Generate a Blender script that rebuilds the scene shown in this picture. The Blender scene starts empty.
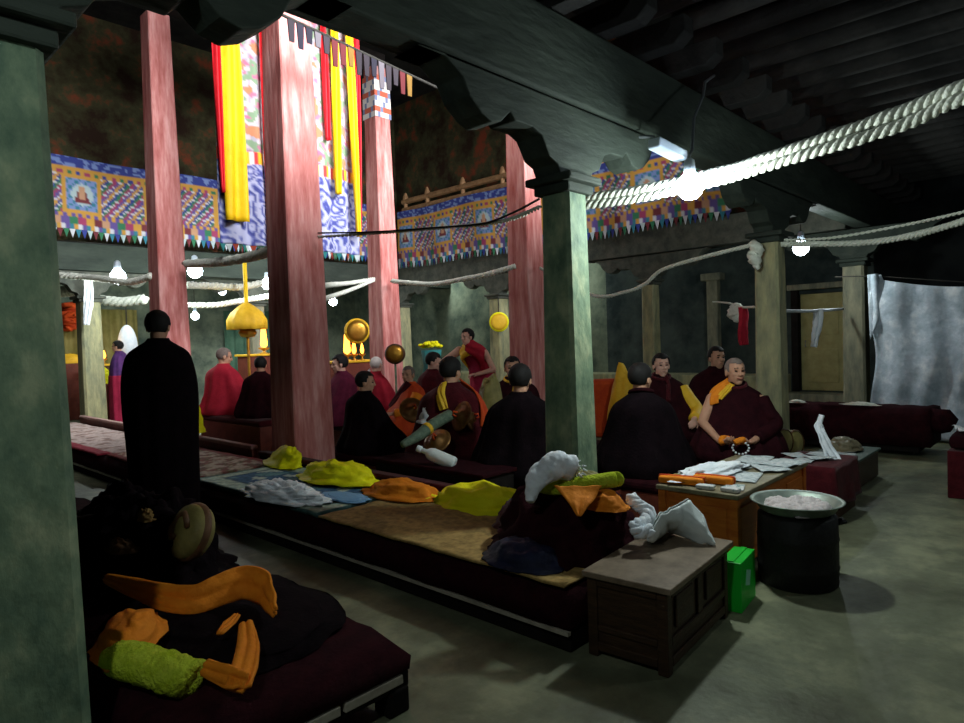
import bpy, bmesh, math, random
from mathutils import Vector, Matrix, noise, Euler
R = math.radians
SC = bpy.context.scene
COL = SC.collection
random.seed(7)

# ------------------------------------------------------------------ camera (measured from the photo's vanishing points)
F = 655.0; CAMH = 1.45; AZ = R(43.3); PITCH = R(1.8); ROLL = R(1.9)
_f0 = Vector((math.cos(AZ), math.sin(AZ), 0)); _r0 = Vector((math.sin(AZ), -math.cos(AZ), 0)); _z = Vector((0, 0, 1))
_f = _f0 * math.cos(PITCH) - _z * math.sin(PITCH)
_u = _f0 * math.sin(PITCH) + _z * math.cos(PITCH)
_r = _r0 * math.cos(ROLL) - _u * math.sin(ROLL)
_u2 = _u * math.cos(ROLL) + _r0 * math.sin(ROLL)

def P(px, py, X=None, Y=None, z=None, d=None):
    """the place in the hall that a measured point of the photo belongs to, on a known plane"""
    v = _f + _r * ((px - 482) / F) - _u2 * ((py - 361.5) / F)
    if X is not None: t = X / v.x
    elif Y is not None: t = Y / v.y
    elif z is not None: t = (z - CAMH) / v.z
    else: t = d
    return Vector((v.x * t, v.y * t, CAMH + v.z * t))

cam_d = bpy.data.cameras.new('camera'); cam = bpy.data.objects.new('camera', cam_d); COL.objects.link(cam)
m = Matrix((( _r.x, _u2.x, -_f.x, 0), (_r.y, _u2.y, -_f.y, 0), (_r.z, _u2.z, -_f.z, CAMH), (0, 0, 0, 1)))
cam.matrix_world = m
cam_d.sensor_fit = 'HORIZONTAL'; cam_d.sensor_width = 36; cam_d.lens = 36 * F / 964
cam_d.clip_start = 0.05
SC.camera = cam

# ------------------------------------------------------------------ materials
def lin(c):
    return tuple(((x / 255) / 12.92 if x / 255 <= .04045 else ((x / 255 + .055) / 1.055) ** 2.4) for x in c)

MATS = {}
def mat(name, c, c2=None, scale=6, rough=.85, metal=0, bump=0., bscale=None, detail=4, emit=None, estr=0, stretch=None, sheen=0, ramp=None, c3=None, subs=0):
    m = bpy.data.materials.new(name); m.use_nodes = True
    nt = m.node_tree; b = nt.nodes['Principled BSDF']; L = nt.links.new
    b.inputs['Roughness'].default_value = rough; b.inputs['Metallic'].default_value = metal
    b.inputs['Specular IOR Level'].default_value = .3 if rough < .86 else .04
    b.inputs['Base Color'].default_value = (*lin(c), 1)
    if sheen: b.inputs['Sheen Weight'].default_value = sheen
    tc = nt.nodes.new('ShaderNodeTexCoord'); mp = nt.nodes.new('ShaderNodeMapping')
    L(tc.outputs['Object'], mp.inputs['Vector'])
    if stretch: mp.inputs['Scale'].default_value = stretch
    if c2:
        n = nt.nodes.new('ShaderNodeTexNoise'); n.inputs['Scale'].default_value = scale; n.inputs['Detail'].default_value = detail
        n.inputs['Roughness'].default_value = .65
        L(mp.outputs[0], n.inputs['Vector'])
        r = nt.nodes.new('ShaderNodeValToRGB')
        lo, hi = ramp or (.35, .65)
        r.color_ramp.elements[0].position = lo; r.color_ramp.elements[1].position = hi
        r.color_ramp.elements[0].color = (*lin(c), 1); r.color_ramp.elements[1].color = (*lin(c2), 1)
        if c3:
            e = r.color_ramp.elements.new((lo + hi) / 2 + .02); e.color = (*lin(c3), 1)
        L(n.outputs['Fac'], r.inputs['Fac']); L(r.outputs['Color'], b.inputs['Base Color'])
    if bump:
        n2 = nt.nodes.new('ShaderNodeTexNoise'); n2.inputs['Scale'].default_value = bscale or scale * 3; n2.inputs['Detail'].default_value = 5
        L(mp.outputs[0], n2.inputs['Vector'])
        bp = nt.nodes.new('ShaderNodeBump'); bp.inputs['Strength'].default_value = bump; bp.inputs['Distance'].default_value = .03
        L(n2.outputs['Fac'], bp.inputs['Height']); L(bp.outputs['Normal'], b.inputs['Normal'])
    if emit:
        b.inputs['Emission Color'].default_value = (*lin(emit), 1); b.inputs['Emission Strength'].default_value = estr
    MATS[name] = m
    return m

def colmat(name, rough=.85, weave=0):
    """woven / painted pattern: the pattern's own dye colours live in the mesh's colour attribute"""
    m = bpy.data.materials.new(name); m.use_nodes = True
    nt = m.node_tree; b = nt.nodes['Principled BSDF']; L = nt.links.new
    b.inputs['Roughness'].default_value = rough; b.inputs['Specular IOR Level'].default_value = .25
    a = nt.nodes.new('ShaderNodeVertexColor'); a.layer_name = 'Col'
    if weave:
        n = nt.nodes.new('ShaderNodeTexNoise'); n.inputs['Scale'].default_value = weave; n.inputs['Detail'].default_value = 5
        tc = nt.nodes.new('ShaderNodeTexCoord'); L(tc.outputs['Object'], n.inputs['Vector'])
        mx = nt.nodes.new('ShaderNodeMix'); mx.data_type = 'RGBA'; mx.blend_type = 'MULTIPLY'; mx.inputs['Factor'].default_value = .7
        cr = nt.nodes.new('ShaderNodeValToRGB'); cr.color_ramp.elements[0].position = .3; cr.color_ramp.elements[1].position = .65
        cr.color_ramp.elements[0].color = (.3, .3, .3, 1)
        L(n.outputs['Fac'], cr.inputs['Fac'])
        L(a.outputs['Color'], mx.inputs['A']); L(cr.outputs['Color'], mx.inputs['B']); L(mx.outputs['Result'], b.inputs['Base Color'])
    else:
        L(a.outputs['Color'], b.inputs['Base Color'])
    return m

M_greenpaint = mat('green_painted_wood', (70, 96, 80), (164, 172, 138), 6, .7, bump=.35, bscale=18, c3=(120, 140, 112), stretch=(1, 1, .6), ramp=(.32, .68), detail=8)
M_palepaint = mat('pale_worn_wood', (120, 122, 98), (165, 160, 120), 9, .75, bump=.4, bscale=22, stretch=(1, 1, .3))
M_greypaint = mat('grey_worn_wood', (98, 100, 86), (140, 136, 112), 8, .75, bump=.4, bscale=20, stretch=(1, 1, .3))
M_redwood = mat('red_painted_wood', (158, 74, 68), (214, 158, 152), 7, .6, bump=.25, bscale=20, c3=(194, 122, 116), stretch=(1.5, 1.5, .22), ramp=(.3, .7))
M_beam = mat('smoked_green_beam', (34, 42, 36), (52, 60, 52), 5, .8, bump=.5, bscale=16, stretch=(.3, 1, 1))
M_fargrey = mat('sooty_grey_wood', (56, 60, 54), (84, 86, 76), 6, .8, bump=.3, bscale=16)
M_joist = mat('smoked_timber', (22, 22, 22), (38, 37, 36), 5, .85, bump=.5, bscale=14)
M_dark = mat('soot_dark_wood', (22, 20, 19), (36, 32, 30), 5, .9)
M_floor = mat('concrete_floor', (82, 84, 64), (140, 142, 112), 1.8, .55, bump=.25, bscale=14, detail=9, ramp=(.36, .64), c3=(108, 112, 88))
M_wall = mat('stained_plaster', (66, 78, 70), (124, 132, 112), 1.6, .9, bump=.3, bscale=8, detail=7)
M_wallmid = mat('shade_darkened_plaster', (40, 48, 48), (72, 80, 76), 1.6, .9, bump=.3, bscale=8, detail=7)  # middle of the right wall, its dimness put into the colour
M_walldark = mat('sooty_shaded_plaster', (20, 22, 24), (34, 36, 36), 1.5, .95)  # on the near right wall this dark tone stands in for shade
M_ceil = mat('sooty_ceiling', (26, 26, 26), (40, 40, 38), 3, .95)
M_maroon = mat('maroon_wool', (62, 18, 24), (82, 26, 32), 14, .95, bump=.2, bscale=60, sheen=.1)
M_darkmaroon = mat('dark_maroon_wool', (34, 13, 18), (48, 18, 23), 12, .95, bump=.2, bscale=60)
M_black = mat('black_wool', (14, 10, 13), (23, 15, 19), 12, .95, bump=.2, bscale=60)
M_red = mat('crimson_cotton', (158, 22, 44), (182, 34, 54), 9, .85, bump=.15, bscale=40)
M_magenta = mat('raspberry_cotton', (150, 26, 60), (176, 40, 74), 9, .85, bump=.15, bscale=40)
M_orange = mat('saffron_cotton', (222, 122, 18), (236, 140, 30), 8, .8, bump=.2, bscale=40)
M_rust = mat('rust_orange_cotton', (206, 78, 22), (190, 60, 24), 8, .8, bump=.2, bscale=40)
M_yellow = mat('lemon_yellow_silk', (244, 236, 10), (248, 242, 22), 8, .7, bump=.25, bscale=30)
M_lime = mat('lime_green_fleece', (166, 184, 40), (190, 204, 66), 20, .95, bump=.6, bscale=70)
M_gold = mat('gold_silk', (222, 172, 34), (238, 190, 50), 8, .6, bump=.15)
M_white = mat('white_silk', (222, 230, 238), (240, 243, 247), 10, .75, bump=.25, bscale=30)
M_rope = mat('greyish_white_scarf', (206, 210, 196), (228, 230, 218), 30, .85, bump=.3, bscale=60)
M_navy = mat('navy_cloth', (14, 18, 42), (24, 30, 64), 9, .7, bump=.2, bscale=30)
M_brownrug = mat('tan_blanket', (108, 86, 52), (136, 108, 66), 7, .95, bump=.3, bscale=40)
M_wood = mat('orange_varnished_wood', (178, 92, 30), (202, 116, 44), 6, .45, bump=.1, bscale=18, stretch=(1, 1, 6))
M_tabletop = mat('worn_table_top', (104, 96, 74), (146, 136, 110), 8, .45)
M_chest = mat('dark_chest_wood', (48, 33, 22), (70, 49, 32), 7, .5, bump=.15, bscale=20, stretch=(1, 1, 7))
M_chesttop = mat('scuffed_chest_lid', (98, 82, 64), (148, 130, 110), 5, .4, detail=7)
M_redbrown = mat('red_brown_bench_wood', (96, 44, 34), (120, 58, 44), 6, .55, bump=.15, bscale=20)
M_pale = mat('pale_bare_wood', (150, 142, 128), (178, 170, 154), 12, .7)
M_drum = mat('black_iron', (18, 18, 18), (30, 29, 28), 9, .6, bump=.2)
M_alu = mat('dull_aluminium', (112, 124, 116), (140, 150, 140), 9, .45, metal=.5)
M_dough = mat('pale_dough', (190, 178, 176), (214, 206, 208), 9, .8, bump=.3)
M_greencarton = mat('bright_green_carton', (22, 190, 50), (30, 204, 60), 5, .45)
M_cartonpatch = mat('pale_carton_print', (150, 220, 190), None)
M_skin = mat('tan_skin', (186, 136, 110), (198, 150, 122), 9, .6)
M_palebody = mat('fair_skin', (206, 158, 138), (216, 170, 150), 9, .6)
M_hair = mat('black_hair', (16, 14, 14), (26, 23, 22), 30, .75)
M_stubble = mat('shaved_grey_hair', (108, 96, 90), (126, 112, 104), 40, .8)
M_eye = mat('dark_eye', (20, 14, 12), None, rough=.3)
M_lip = mat('lips', (128, 66, 60), None, rough=.5)
M_brass = mat('polished_brass', (200, 150, 60), (178, 128, 44), 8, .35, metal=.8)
M_olive = mat('olive_leather', (112, 104, 58), (138, 126, 72), 8, .6, bump=.2)
M_brown = mat('brown_leather', (82, 56, 36), (104, 72, 46), 10, .6, bump=.2)
M_greenbrocade = mat('greyish_green_brocade', (74, 92, 78), (104, 120, 100), 22, .7, bump=.3)
M_plastic = mat('white_plastic_film', (212, 222, 220), (228, 234, 232), 6, .35, bump=.3, bscale=14)
M_paper = mat('printed_newsprint', (150, 162, 168), (206, 212, 212), 38, .8, detail=6)
M_whitepaper = mat('white_paper', (216, 218, 220), (226, 228, 230), 6, .8)
M_packet = mat('printed_white_packet', (206, 206, 204), (120, 150, 150), 26, .6, ramp=(.55, .62))
M_sheet = mat('mottled_bluish_sheet', (150, 166, 178), (222, 228, 234), 4.5, .7, bump=.5, bscale=9, detail=9, ramp=(.36, .66), c3=(184, 196, 208))
M_door = mat('yellowed_door_paint', (150, 142, 92), (172, 164, 112), 5, .7, bump=.2)
M_metal = mat('grey_steel_conduit', (130, 136, 140), None, rough=.5, metal=.5)
M_cord = mat('dark_cord', (44, 44, 42), (60, 58, 54), 30, .9)
M_bulb = mat('lit_bulb', (255, 255, 255), None, emit=(222, 238, 255), estr=45)
M_bulbsmall = mat('lit_bulb_far', (255, 255, 255), None, emit=(226, 240, 255), estr=30)
M_flame = mat('butter_flame', (255, 150, 40), None, emit=(255, 150, 46), estr=9)
M_teal = mat('teal_cloth', (40, 116, 118), (54, 134, 130), 8, .7)
M_mural = mat('smoky_mural', (40, 29, 23), (104, 50, 34), 1.6, .95, detail=6, ramp=(.4, .66), c3=(56, 56, 38))
M_lampshade = mat('pale_lamp_housing', (190, 204, 214), None, rough=.5)
M_bluecloth = mat('pale_blue_cloth', (120, 166, 206), None)
M_tanwood = mat('tan_carved_wood', (112, 82, 54), (142, 108, 74), 8, .7)
M_pinkish = mat('faded_pink_trim', (150, 116, 110), (170, 136, 128), 10, .8)
M_pattern = colmat('woven_silk_pattern', .8, 0)
M_rugpat = colmat('woven_rug_pattern', .95, 26)

# ------------------------------------------------------------------ object helpers
def setp(o, label=None, cat=None, group=None, kind=None):
    if label: o['label'] = label
    if cat: o['category'] = cat
    if group: o['group'] = group
    if kind: o['kind'] = kind
    return o

def thing(name, label, cat, loc=(0, 0, 0), rz=0, group=None, kind=None):
    o = bpy.data.objects.new(name, None); COL.objects.link(o)
    o.empty_display_size = .1
    o.location = loc; o.rotation_euler = (0, 0, rz)
    return setp(o, label, cat, group, kind)

def copy_thing(o, loc=None, rz=None, label=None):
    c = o.copy(); COL.objects.link(c)
    if loc is not None: c.location = loc
    if rz is not None: c.rotation_euler[2] = rz
    if label: c['label'] = label
    for ch in list(o.children):
        d = ch.copy(); COL.objects.link(d); d.parent = c
        for g in list(ch.children):
            e = g.copy(); COL.objects.link(e); e.parent = d
    return c

class MB:
    def __init__(s): s.v = []; s.f = []; s.c = []; s.off = Vector((0, 0, 0))
    def add(s, vs, fs, col=None):
        b = len(s.v); s.v += [Vector(p) for p in vs]
        for f in fs:
            s.f.append([i + b for i in f]); s.c.append(col)
        return s
    def box(s, c, size, rot=None, taper=1, col=None):
        x, y, z = [k / 2 for k in size]
        vs = [Vector((sx * x * (taper if sz > 0 else 1), sy * y * (taper if sz > 0 else 1), sz * z)) for sz in (-1, 1) for sx, sy in ((-1, -1), (1, -1), (1, 1), (-1, 1))]
        if rot is not None:
            mm = rot if isinstance(rot, Matrix) else Euler(rot).to_matrix()
            vs = [mm @ v for v in vs]
        c = Vector(c)
        return s.add([v + c for v in vs], [(3, 2, 1, 0), (4, 5, 6, 7), (0, 1, 5, 4), (1, 2, 6, 5), (2, 3, 7, 6), (3, 0, 4, 7)], col)
    def tube(s, path, r, n=10, cap=True, flat=1):
        path = [Vector(p) for p in path]; rings = []
        up = Vector((0, 0, 1))
        for i, p in enumerate(path):
            t = (path[min(i + 1, len(path) - 1)] - path[max(i - 1, 0)])
            t = t.normalized() if t.length > 1e-9 else Vector((0, 0, 1))
            a = t.cross(up)
            if a.length < .05: a = t.cross(Vector((1, 0, 0)))
            a.normalize(); b2 = a.cross(t).normalized()
            rr = r[i] if isinstance(r, (list, tuple)) else r
            rings.append([p + a * (rr * math.cos(k * 2 * math.pi / n)) + b2 * (rr * flat * math.sin(k * 2 * math.pi / n)) for k in range(n)])
        return s.loft(rings, cap)
    def loft(s, rings, cap=True, capstart=True):
        n = len(rings[0]); vs = [p for r_ in rings for p in r_]; fs = []
        for i in range(len(rings) - 1):
            for k in range(n):
                k2 = (k + 1) % n
                fs.append((i * n + k, i * n + k2, (i + 1) * n + k2, (i + 1) * n + k))
        if cap:
            if capstart: fs.append(tuple(range(n))[::-1])
            fs.append(tuple((len(rings) - 1) * n + k for k in range(n)))
        return s.add(vs, fs)
    def lathe(s, prof, n=24, c=(0, 0, 0), mtx=None, cap=True):
        c = Vector(c); rings = []
        for r_, z in prof:
            ring = [Vector((r_ * math.cos(2 * math.pi * k / n), r_ * math.sin(2 * math.pi * k / n), z)) for k in range(n)]
            if mtx is not None: ring = [mtx @ p for p in ring]
            rings.append([p + c for p in ring])
        return s.loft(rings, cap)
    def ell(s, c, rad, rot=None, nu=16, nv=10):
        c = Vector(c); vs = []; fs = []
        mm = None if rot is None else (rot if isinstance(rot, Matrix) else Euler(rot).to_matrix())
        vs.append(Vector((0, 0, -rad[2])))
        for j in range(1, nv):
            ph = -math.pi / 2 + math.pi * j / nv
            for k in range(nu):
                th = 2 * math.pi * k / nu
                vs.append(Vector((rad[0] * math.cos(ph) * math.cos(th), rad[1] * math.cos(ph) * math.sin(th), rad[2] * math.sin(ph))))
        vs.append(Vector((0, 0, rad[2])))
        for k in range(nu): fs.append((0, 1 + (k + 1) % nu, 1 + k))
        for j in range(nv - 2):
            for k in range(nu):
                a = 1 + j * nu + k; b = 1 + j * nu + (k + 1) % nu
                fs.append((a, b, b + nu, a + nu))
        t = len(vs) - 1; b0 = 1 + (nv - 2) * nu
        for k in range(nu): fs.append((b0 + k, b0 + (k + 1) % nu, t))
        if mm is not None: vs = [mm @ v for v in vs]
        return s.add([v + c for v in vs], fs)
    def cap(s, a, b, ra, rb=None, n=12):
        rb = ra if rb is None else rb
        a = Vector(a); b = Vector(b)
        s.ell(a, (ra,) * 3, nu=n, nv=8); s.ell(b, (rb,) * 3, nu=n, nv=8)
        s.tube([a, b], [ra, rb], n)
        return s
    def prism(s, poly, axis, a, b):
        """poly: 2D outline; axis 'Y': (x,z) outline run from y=a to y=b; axis 'X': (y,z) outline"""
        n = len(poly)
        mk = (lambda p, t: (p[0], t, p[1])) if axis == 'Y' else ((lambda p, t: (t, p[0], p[1])) if axis == 'X' else (lambda p, t: (p[0], p[1], t)))
        vs = [mk(p, a) for p in poly] + [mk(p, b) for p in poly]
        fs = [tuple(range(n))[::-1], tuple(range(n, 2 * n))] + [(i, (i + 1) % n, n + (i + 1) % n, n + i) for i in range(n)]
        return s.add(vs, fs)
    def grid(s, fn, nu, nv, colf=None, smoothcol=False):
        vs = []; 
        for j in range(nv + 1):
            for i in range(nu + 1): vs.append(Vector(fn(i / nu, j / nv)))
        b = len(s.v); s.v += vs
        for j in range(nv):
            for i in range(nu):
                a = b + j * (nu + 1) + i
                s.f.append([a, a + 1, a + nu + 2, a + nu + 1]); s.c.append(None if not colf else ([colf((i + a_) / nu, (j + b_) / nv) for a_, b_ in ((0, 0), (1, 0), (1, 1), (0, 1))] if smoothcol else colf((i + .5) / nu, (j + .5) / nv)))
        return s
    def build(s, name, material, parent=None, smooth=False, bevel=0, solid=0, sub=0, loc=None, tagp=None):
        me = bpy.data.meshes.new(name)
        vs = s.v
        if loc is not None: l = Vector(loc); vs = [v - l for v in vs]
        me.from_pydata([tuple(v) for v in vs], [], s.f)
        me.materials.append(material)
        if any(c is not None for c in s.c):
            ca = me.color_attributes.new('Col', 'FLOAT_COLOR', 'CORNER')
            k = 0; data = []
            for f, c in zip(s.f, s.c):
                if isinstance(c, list):
                    for q in c: data += [*lin(q), 1.0]
                    continue
                c = lin(c) if c is not None else (.2, .2, .2)
                data += [c[0], c[1], c[2], 1.0] * len(f)
            ca.data.foreach_set('color', data)
        bm = bmesh.new(); bm.from_mesh(me); bmesh.ops.recalc_face_normals(bm, faces=bm.faces); bm.to_mesh(me); bm.free()
        if smooth: me.polygons.foreach_set('use_smooth', [True] * len(me.polygons))
        o = bpy.data.objects.new(name, me); COL.objects.link(o)
        if loc is not None: o.location = loc
        if parent is not None: o.parent = parent
        if solid:
            md = o.modifiers.new('solid', 'SOLIDIFY'); md.thickness = solid; md.offset = 0
        if bevel:
            md = o.modifiers.new('bevel', 'BEVEL'); md.width = bevel; md.segments = 2; md.limit_method = 'ANGLE'
        if sub:
            md = o.modifiers.new('sub', 'SUBSURF'); md.levels = sub; md.render_levels = sub
        return o

def struct(o): o['kind'] = 'structure'; return o

def wrinkle(p, s=3., a=.03, seed=0):
    q = Vector(p) * s + Vector((seed * 7.3, seed * 3.1, seed * 1.7))
    n1 = 1 - abs(noise.noise(q)) * 2.2
    n2 = 1 - abs(noise.noise(q * 2.3 + Vector((9, 2, 4)))) * 2
    return a * (n1 + .4 * n2 - .7)

def heap(c, rad, seed=0, amp=.16, freq=4., flat=.12, n=44, power=1.0, skew=(0, 0), rz=0):
    """a crumpled heap of cloth: a dome with ridged folds, its underside flat on what carries it"""
    mb = MB(); c = Vector(c); vs = []; nu, nv = n, n // 2
    def pt(th, ph):
        d = Vector((math.cos(ph) * math.cos(th), math.cos(ph) * math.sin(th), math.sin(ph)))
        q = d * freq * .5 + Vector((seed * 5.1, seed * 2.7, seed))
        f = 1 + amp * ((1 - 2.4 * abs(noise.noise(q))) + .55 * (1 - 2.2 * abs(noise.noise(q * 2.1 + Vector((3, 8, 1)))))) - amp * .3 + amp * .8 * noise.noise(q * .6)
        zz = d.z * rad[2] * f * 1.0
        if zz < 0: zz = 0
        f2 = f * (1 + (.18 if zz < rad[2] * .1 else 0))
        x, y = d.x * rad[0] * f2 + skew[0] * zz, d.y * rad[1] * f2 + skew[1] * zz
        cz, sz = math.cos(rz), math.sin(rz)
        return c + Vector((x * cz - y * sz, x * sz + y * cz, zz))
    rings = []
    for j in range(nv + 1):
        ph = -.25 + (math.pi / 2 - .02 + .25) * j / nv
        rings.append([pt(2 * math.pi * k / nu, ph) for k in range(nu)])
    mb.loft(rings)
    return mb

def ribbon(path, w, seed=0, amp=.012, nw=10, side=None, curl=0.):
    """a cloth band along a path with small folds"""
    path = [Vector(p) for p in path]
    # resample smoothly
    pts = []
    for i in range(len(path) - 1):
        p0 = path[max(i - 1, 0)]; p1 = path[i]; p2 = path[i + 1]; p3 = path[min(i + 2, len(path) - 1)]
        for k in range(8):
            t = k / 8
            pts.append(.5 * ((2 * p1) + (p2 - p0) * t + (2 * p0 - 5 * p1 + 4 * p2 - p3) * t * t + (3 * p1 - p0 - 3 * p2 + p3) * t ** 3))
    pts.append(path[-1])
    mb = MB(); rows = []
    for i, p in enumerate(pts):
        t = (pts[min(i + 1, len(pts) - 1)] - pts[max(i - 1, 0)]).normalized()
        sd = Vector(side) if side is not None else t.cross(Vector((0, 0, 1)))
        sd = (sd - t * sd.dot(t)).normalized(); nn = t.cross(sd)
        if isinstance(w, (list, tuple)):
            q_ = i / (len(pts) - 1) * (len(w) - 1); k_ = min(int(q_), len(w) - 2); ww = w[k_] + (w[k_ + 1] - w[k_]) * (q_ - k_)
        else: ww = w
        rows.append((p, sd, nn, ww))
    def fn(u, v):
        i = min(int(round(v * (len(rows) - 1))), len(rows) - 1); p, sd, nn, ww = rows[i]
        a = (u - .5)
        return p + sd * (a * ww) + nn * (amp * math.sin(u * 14 + seed + v * 3) + wrinkle(p + sd * a * ww, 9, amp, seed) - curl * a * a)
    mb.grid(fn, nw, len(rows) - 1)
    return mb

def catmull(path, k=10):
    path = [Vector(p) for p in path]; pts = []
    for i in range(len(path) - 1):
        p0 = path[max(i - 1, 0)]; p1 = path[i]; p2 = path[i + 1]; p3 = path[min(i + 2, len(path) - 1)]
        for q in range(k):
            t = q / k
            pts.append(.5 * ((2 * p1) + (p2 - p0) * t + (2 * p0 - 5 * p1 + 4 * p2 - p3) * t * t + (3 * p1 - p0 - 3 * p2 + p3) * t ** 3))
    pts.append(path[-1]); return pts

def rope(name, path, r, label, cat='rope', strands=3, pitch=.16, material=None, group=None, k=14):
    """scarves twisted together into a rope: helical strands round the sagging line"""
    pts = catmull(path, k); mb = MB(); L = 0; acc = [0]
    for a, b in zip(pts, pts[1:]): L += (b - a).length; acc.append(L)
    n = max(12, int(L / (pitch / 7))); n = min(n, 700)
    def at(sv):
        for i in range(len(acc) - 1):
            if acc[i + 1] >= sv:
                t = (sv - acc[i]) / max(1e-6, acc[i + 1] - acc[i]); return pts[i].lerp(pts[i + 1], t), (pts[i + 1] - pts[i]).normalized()
        return pts[-1], (pts[-1] - pts[-2]).normalized()
    if strands == 1:
        mb.tube(pts, r, 8)
    else:
        for st in range(strands):
            pl = []
            for i in range(n + 1):
                sv = L * i / n; p, t = at(sv)
                a = t.cross(Vector((0, 0, 1))).normalized(); b = a.cross(t)
                an = 2 * math.pi * (sv / pitch + st / strands)
                pl.append(p + (a * math.cos(an) + b * math.sin(an)) * r * .62)
            mb.tube(pl, [r * .62 * (1 + .25 * noise.noise(q * 9)) for q in pl], 6)
    o = mb.build(name, material or M_rope, smooth=True, loc=pts[0])
    return setp(o, label, cat, group)

# ================================================================== SETTING
XL, XR, YF, YB = -1.8, 12.6, -1.8, 17.4
ZC = 3.9
mb = MB(); mb.box(((XL + XR) / 2, (YF + YB) / 2, -.05), (XR - XL, YB - YF, .1)); struct(mb.build('floor', M_floor))
mb = MB(); mb.box(((XL + XR) / 2, YB + .1, 2), (XR - XL + .4, .2, 4)); struct(mb.build('wall_back', M_wall))
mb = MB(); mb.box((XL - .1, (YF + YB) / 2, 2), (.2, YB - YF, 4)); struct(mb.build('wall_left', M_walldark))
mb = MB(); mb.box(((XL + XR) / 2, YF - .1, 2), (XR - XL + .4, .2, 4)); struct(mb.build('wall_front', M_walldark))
# right wall with a doorway; shade painted into its near and middle plaster
DY0, DY1, DZ0, DZ1 = 3.18, 3.94, .36, 2.1
mb = MB(); mb.box((XR + .1, (YF + 2.75) / 2, 2), (.2, 2.75 - YF, 4)); struct(mb.build('wall_right_shaded', M_walldark))
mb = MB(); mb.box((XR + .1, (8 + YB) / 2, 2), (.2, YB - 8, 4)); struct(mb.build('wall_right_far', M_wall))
mb = MB()
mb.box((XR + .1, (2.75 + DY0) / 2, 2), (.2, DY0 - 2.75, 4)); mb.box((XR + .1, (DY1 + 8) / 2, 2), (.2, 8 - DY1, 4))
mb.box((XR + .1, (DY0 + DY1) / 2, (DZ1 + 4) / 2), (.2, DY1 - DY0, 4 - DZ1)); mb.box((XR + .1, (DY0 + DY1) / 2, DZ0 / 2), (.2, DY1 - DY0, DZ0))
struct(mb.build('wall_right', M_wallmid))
# ceilings round the raised lantern over the middle of the hall
AX0, AX1, AY0, AY1, ZR = .3, 10.95, 2.72, 13.15, 7.5
mb = MB()
mb.box(((XL + XR) / 2, (YF + AY0) / 2, ZC + .06), (XR - XL, AY0 - YF, .12))
mb.box(((XL + XR) / 2, (AY1 + YB) / 2, ZC + .06), (XR - XL, YB - AY1, .12))
mb.box(((XL + AX0) / 2, (AY0 + AY1) / 2, ZC + .06), (AX0 - XL, AY1 - AY0, .12))
mb.box(((AX1 + XR) / 2, (AY0 + AY1) / 2, ZC + .06), (XR - AX1, AY1 - AY0, .12))
mb.box(((AX0 + AX1) / 2, (AY0 + AY1) / 2, ZR + .06), (AX1 - AX0 + .4, AY1 - AY0 + .4, .12))
struct(mb.build('ceiling', M_ceil))
mb = MB(); mb.box(((AX0 + AX1) / 2, AY1 + .1, (3.45 + ZR) / 2), (AX1 - AX0 + .4, .2, ZR - 3.45)); struct(mb.build('wall_lantern_back', M_mural))
mb = MB(); mb.box((AX1 + .1, (AY0 + AY1) / 2, (3.45 + ZR) / 2), (.2, AY1 - AY0 + .2, ZR - 3.45)); struct(mb.build('wall_lantern_right', M_mural))
mb = MB(); mb.box((AX0 - .1, (AY0 + AY1) / 2, (ZC + ZR) / 2), (.2, AY1 - AY0 + .2, ZR - ZC)); struct(mb.build('wall_lantern_left', M_mural))
# lantern front wall, with a long unseen window assumed above the aisle roof
WZ0, WZ1, WX0, WX1 = 4.55, 6.5, 1.2, 10.4
mb = MB(); yc = AY0 + .08
mb.box(((AX0 + AX1) / 2, yc, (ZC + WZ0) / 2), (AX1 - AX0, .16, WZ0 - ZC)); mb.box(((AX0 + AX1) / 2, yc, (WZ1 + ZR) / 2), (AX1 - AX0, .16, ZR - WZ1))
mb.box(((AX0 + WX0) / 2, yc, (WZ0 + WZ1) / 2), (WX0 - AX0, .16, WZ1 - WZ0)); mb.box(((AX1 + WX1) / 2, yc, (WZ0 + WZ1) / 2), (AX1 - WX1, .16, WZ1 - WZ0))
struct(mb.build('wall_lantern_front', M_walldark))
mb = MB()
mb.box(((WX0 + WX1) / 2, yc, WZ0 + .04), (WX1 - WX0, .12, .08)); mb.box(((WX0 + WX1) / 2, yc, WZ1 - .04), (WX1 - WX0, .12, .08))
for i in range(8): mb.box((WX0 + .04 + (WX1 - WX0 - .08) * i / 7, yc, (WZ0 + WZ1) / 2), (.08, .12, WZ1 - WZ0))
struct(mb.build('window_1', M_dark))
mb = MB()                                                        # unseen eave added outside the window for the low, flat daylight
mb.box(((WX0 + WX1) / 2, AY0 - .5, WZ1 + .1), (WX1 - WX0 + .6, 1., .1)); struct(mb.build('trim_added_eave', M_dark))
# pale ledge along the foot of the right wall
mb = MB(); mb.box((XR - .3, 8.4, .33), (.6, 8.6, .66)); struct(mb.build('baseboard_right', M_palepaint, bevel=.02))
mb = MB(); mb.box((XR - .22, 3.55, .17), (.44, 1.1, .34)); struct(mb.build('trim_doorstep', M_greypaint, bevel=.02))
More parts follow.
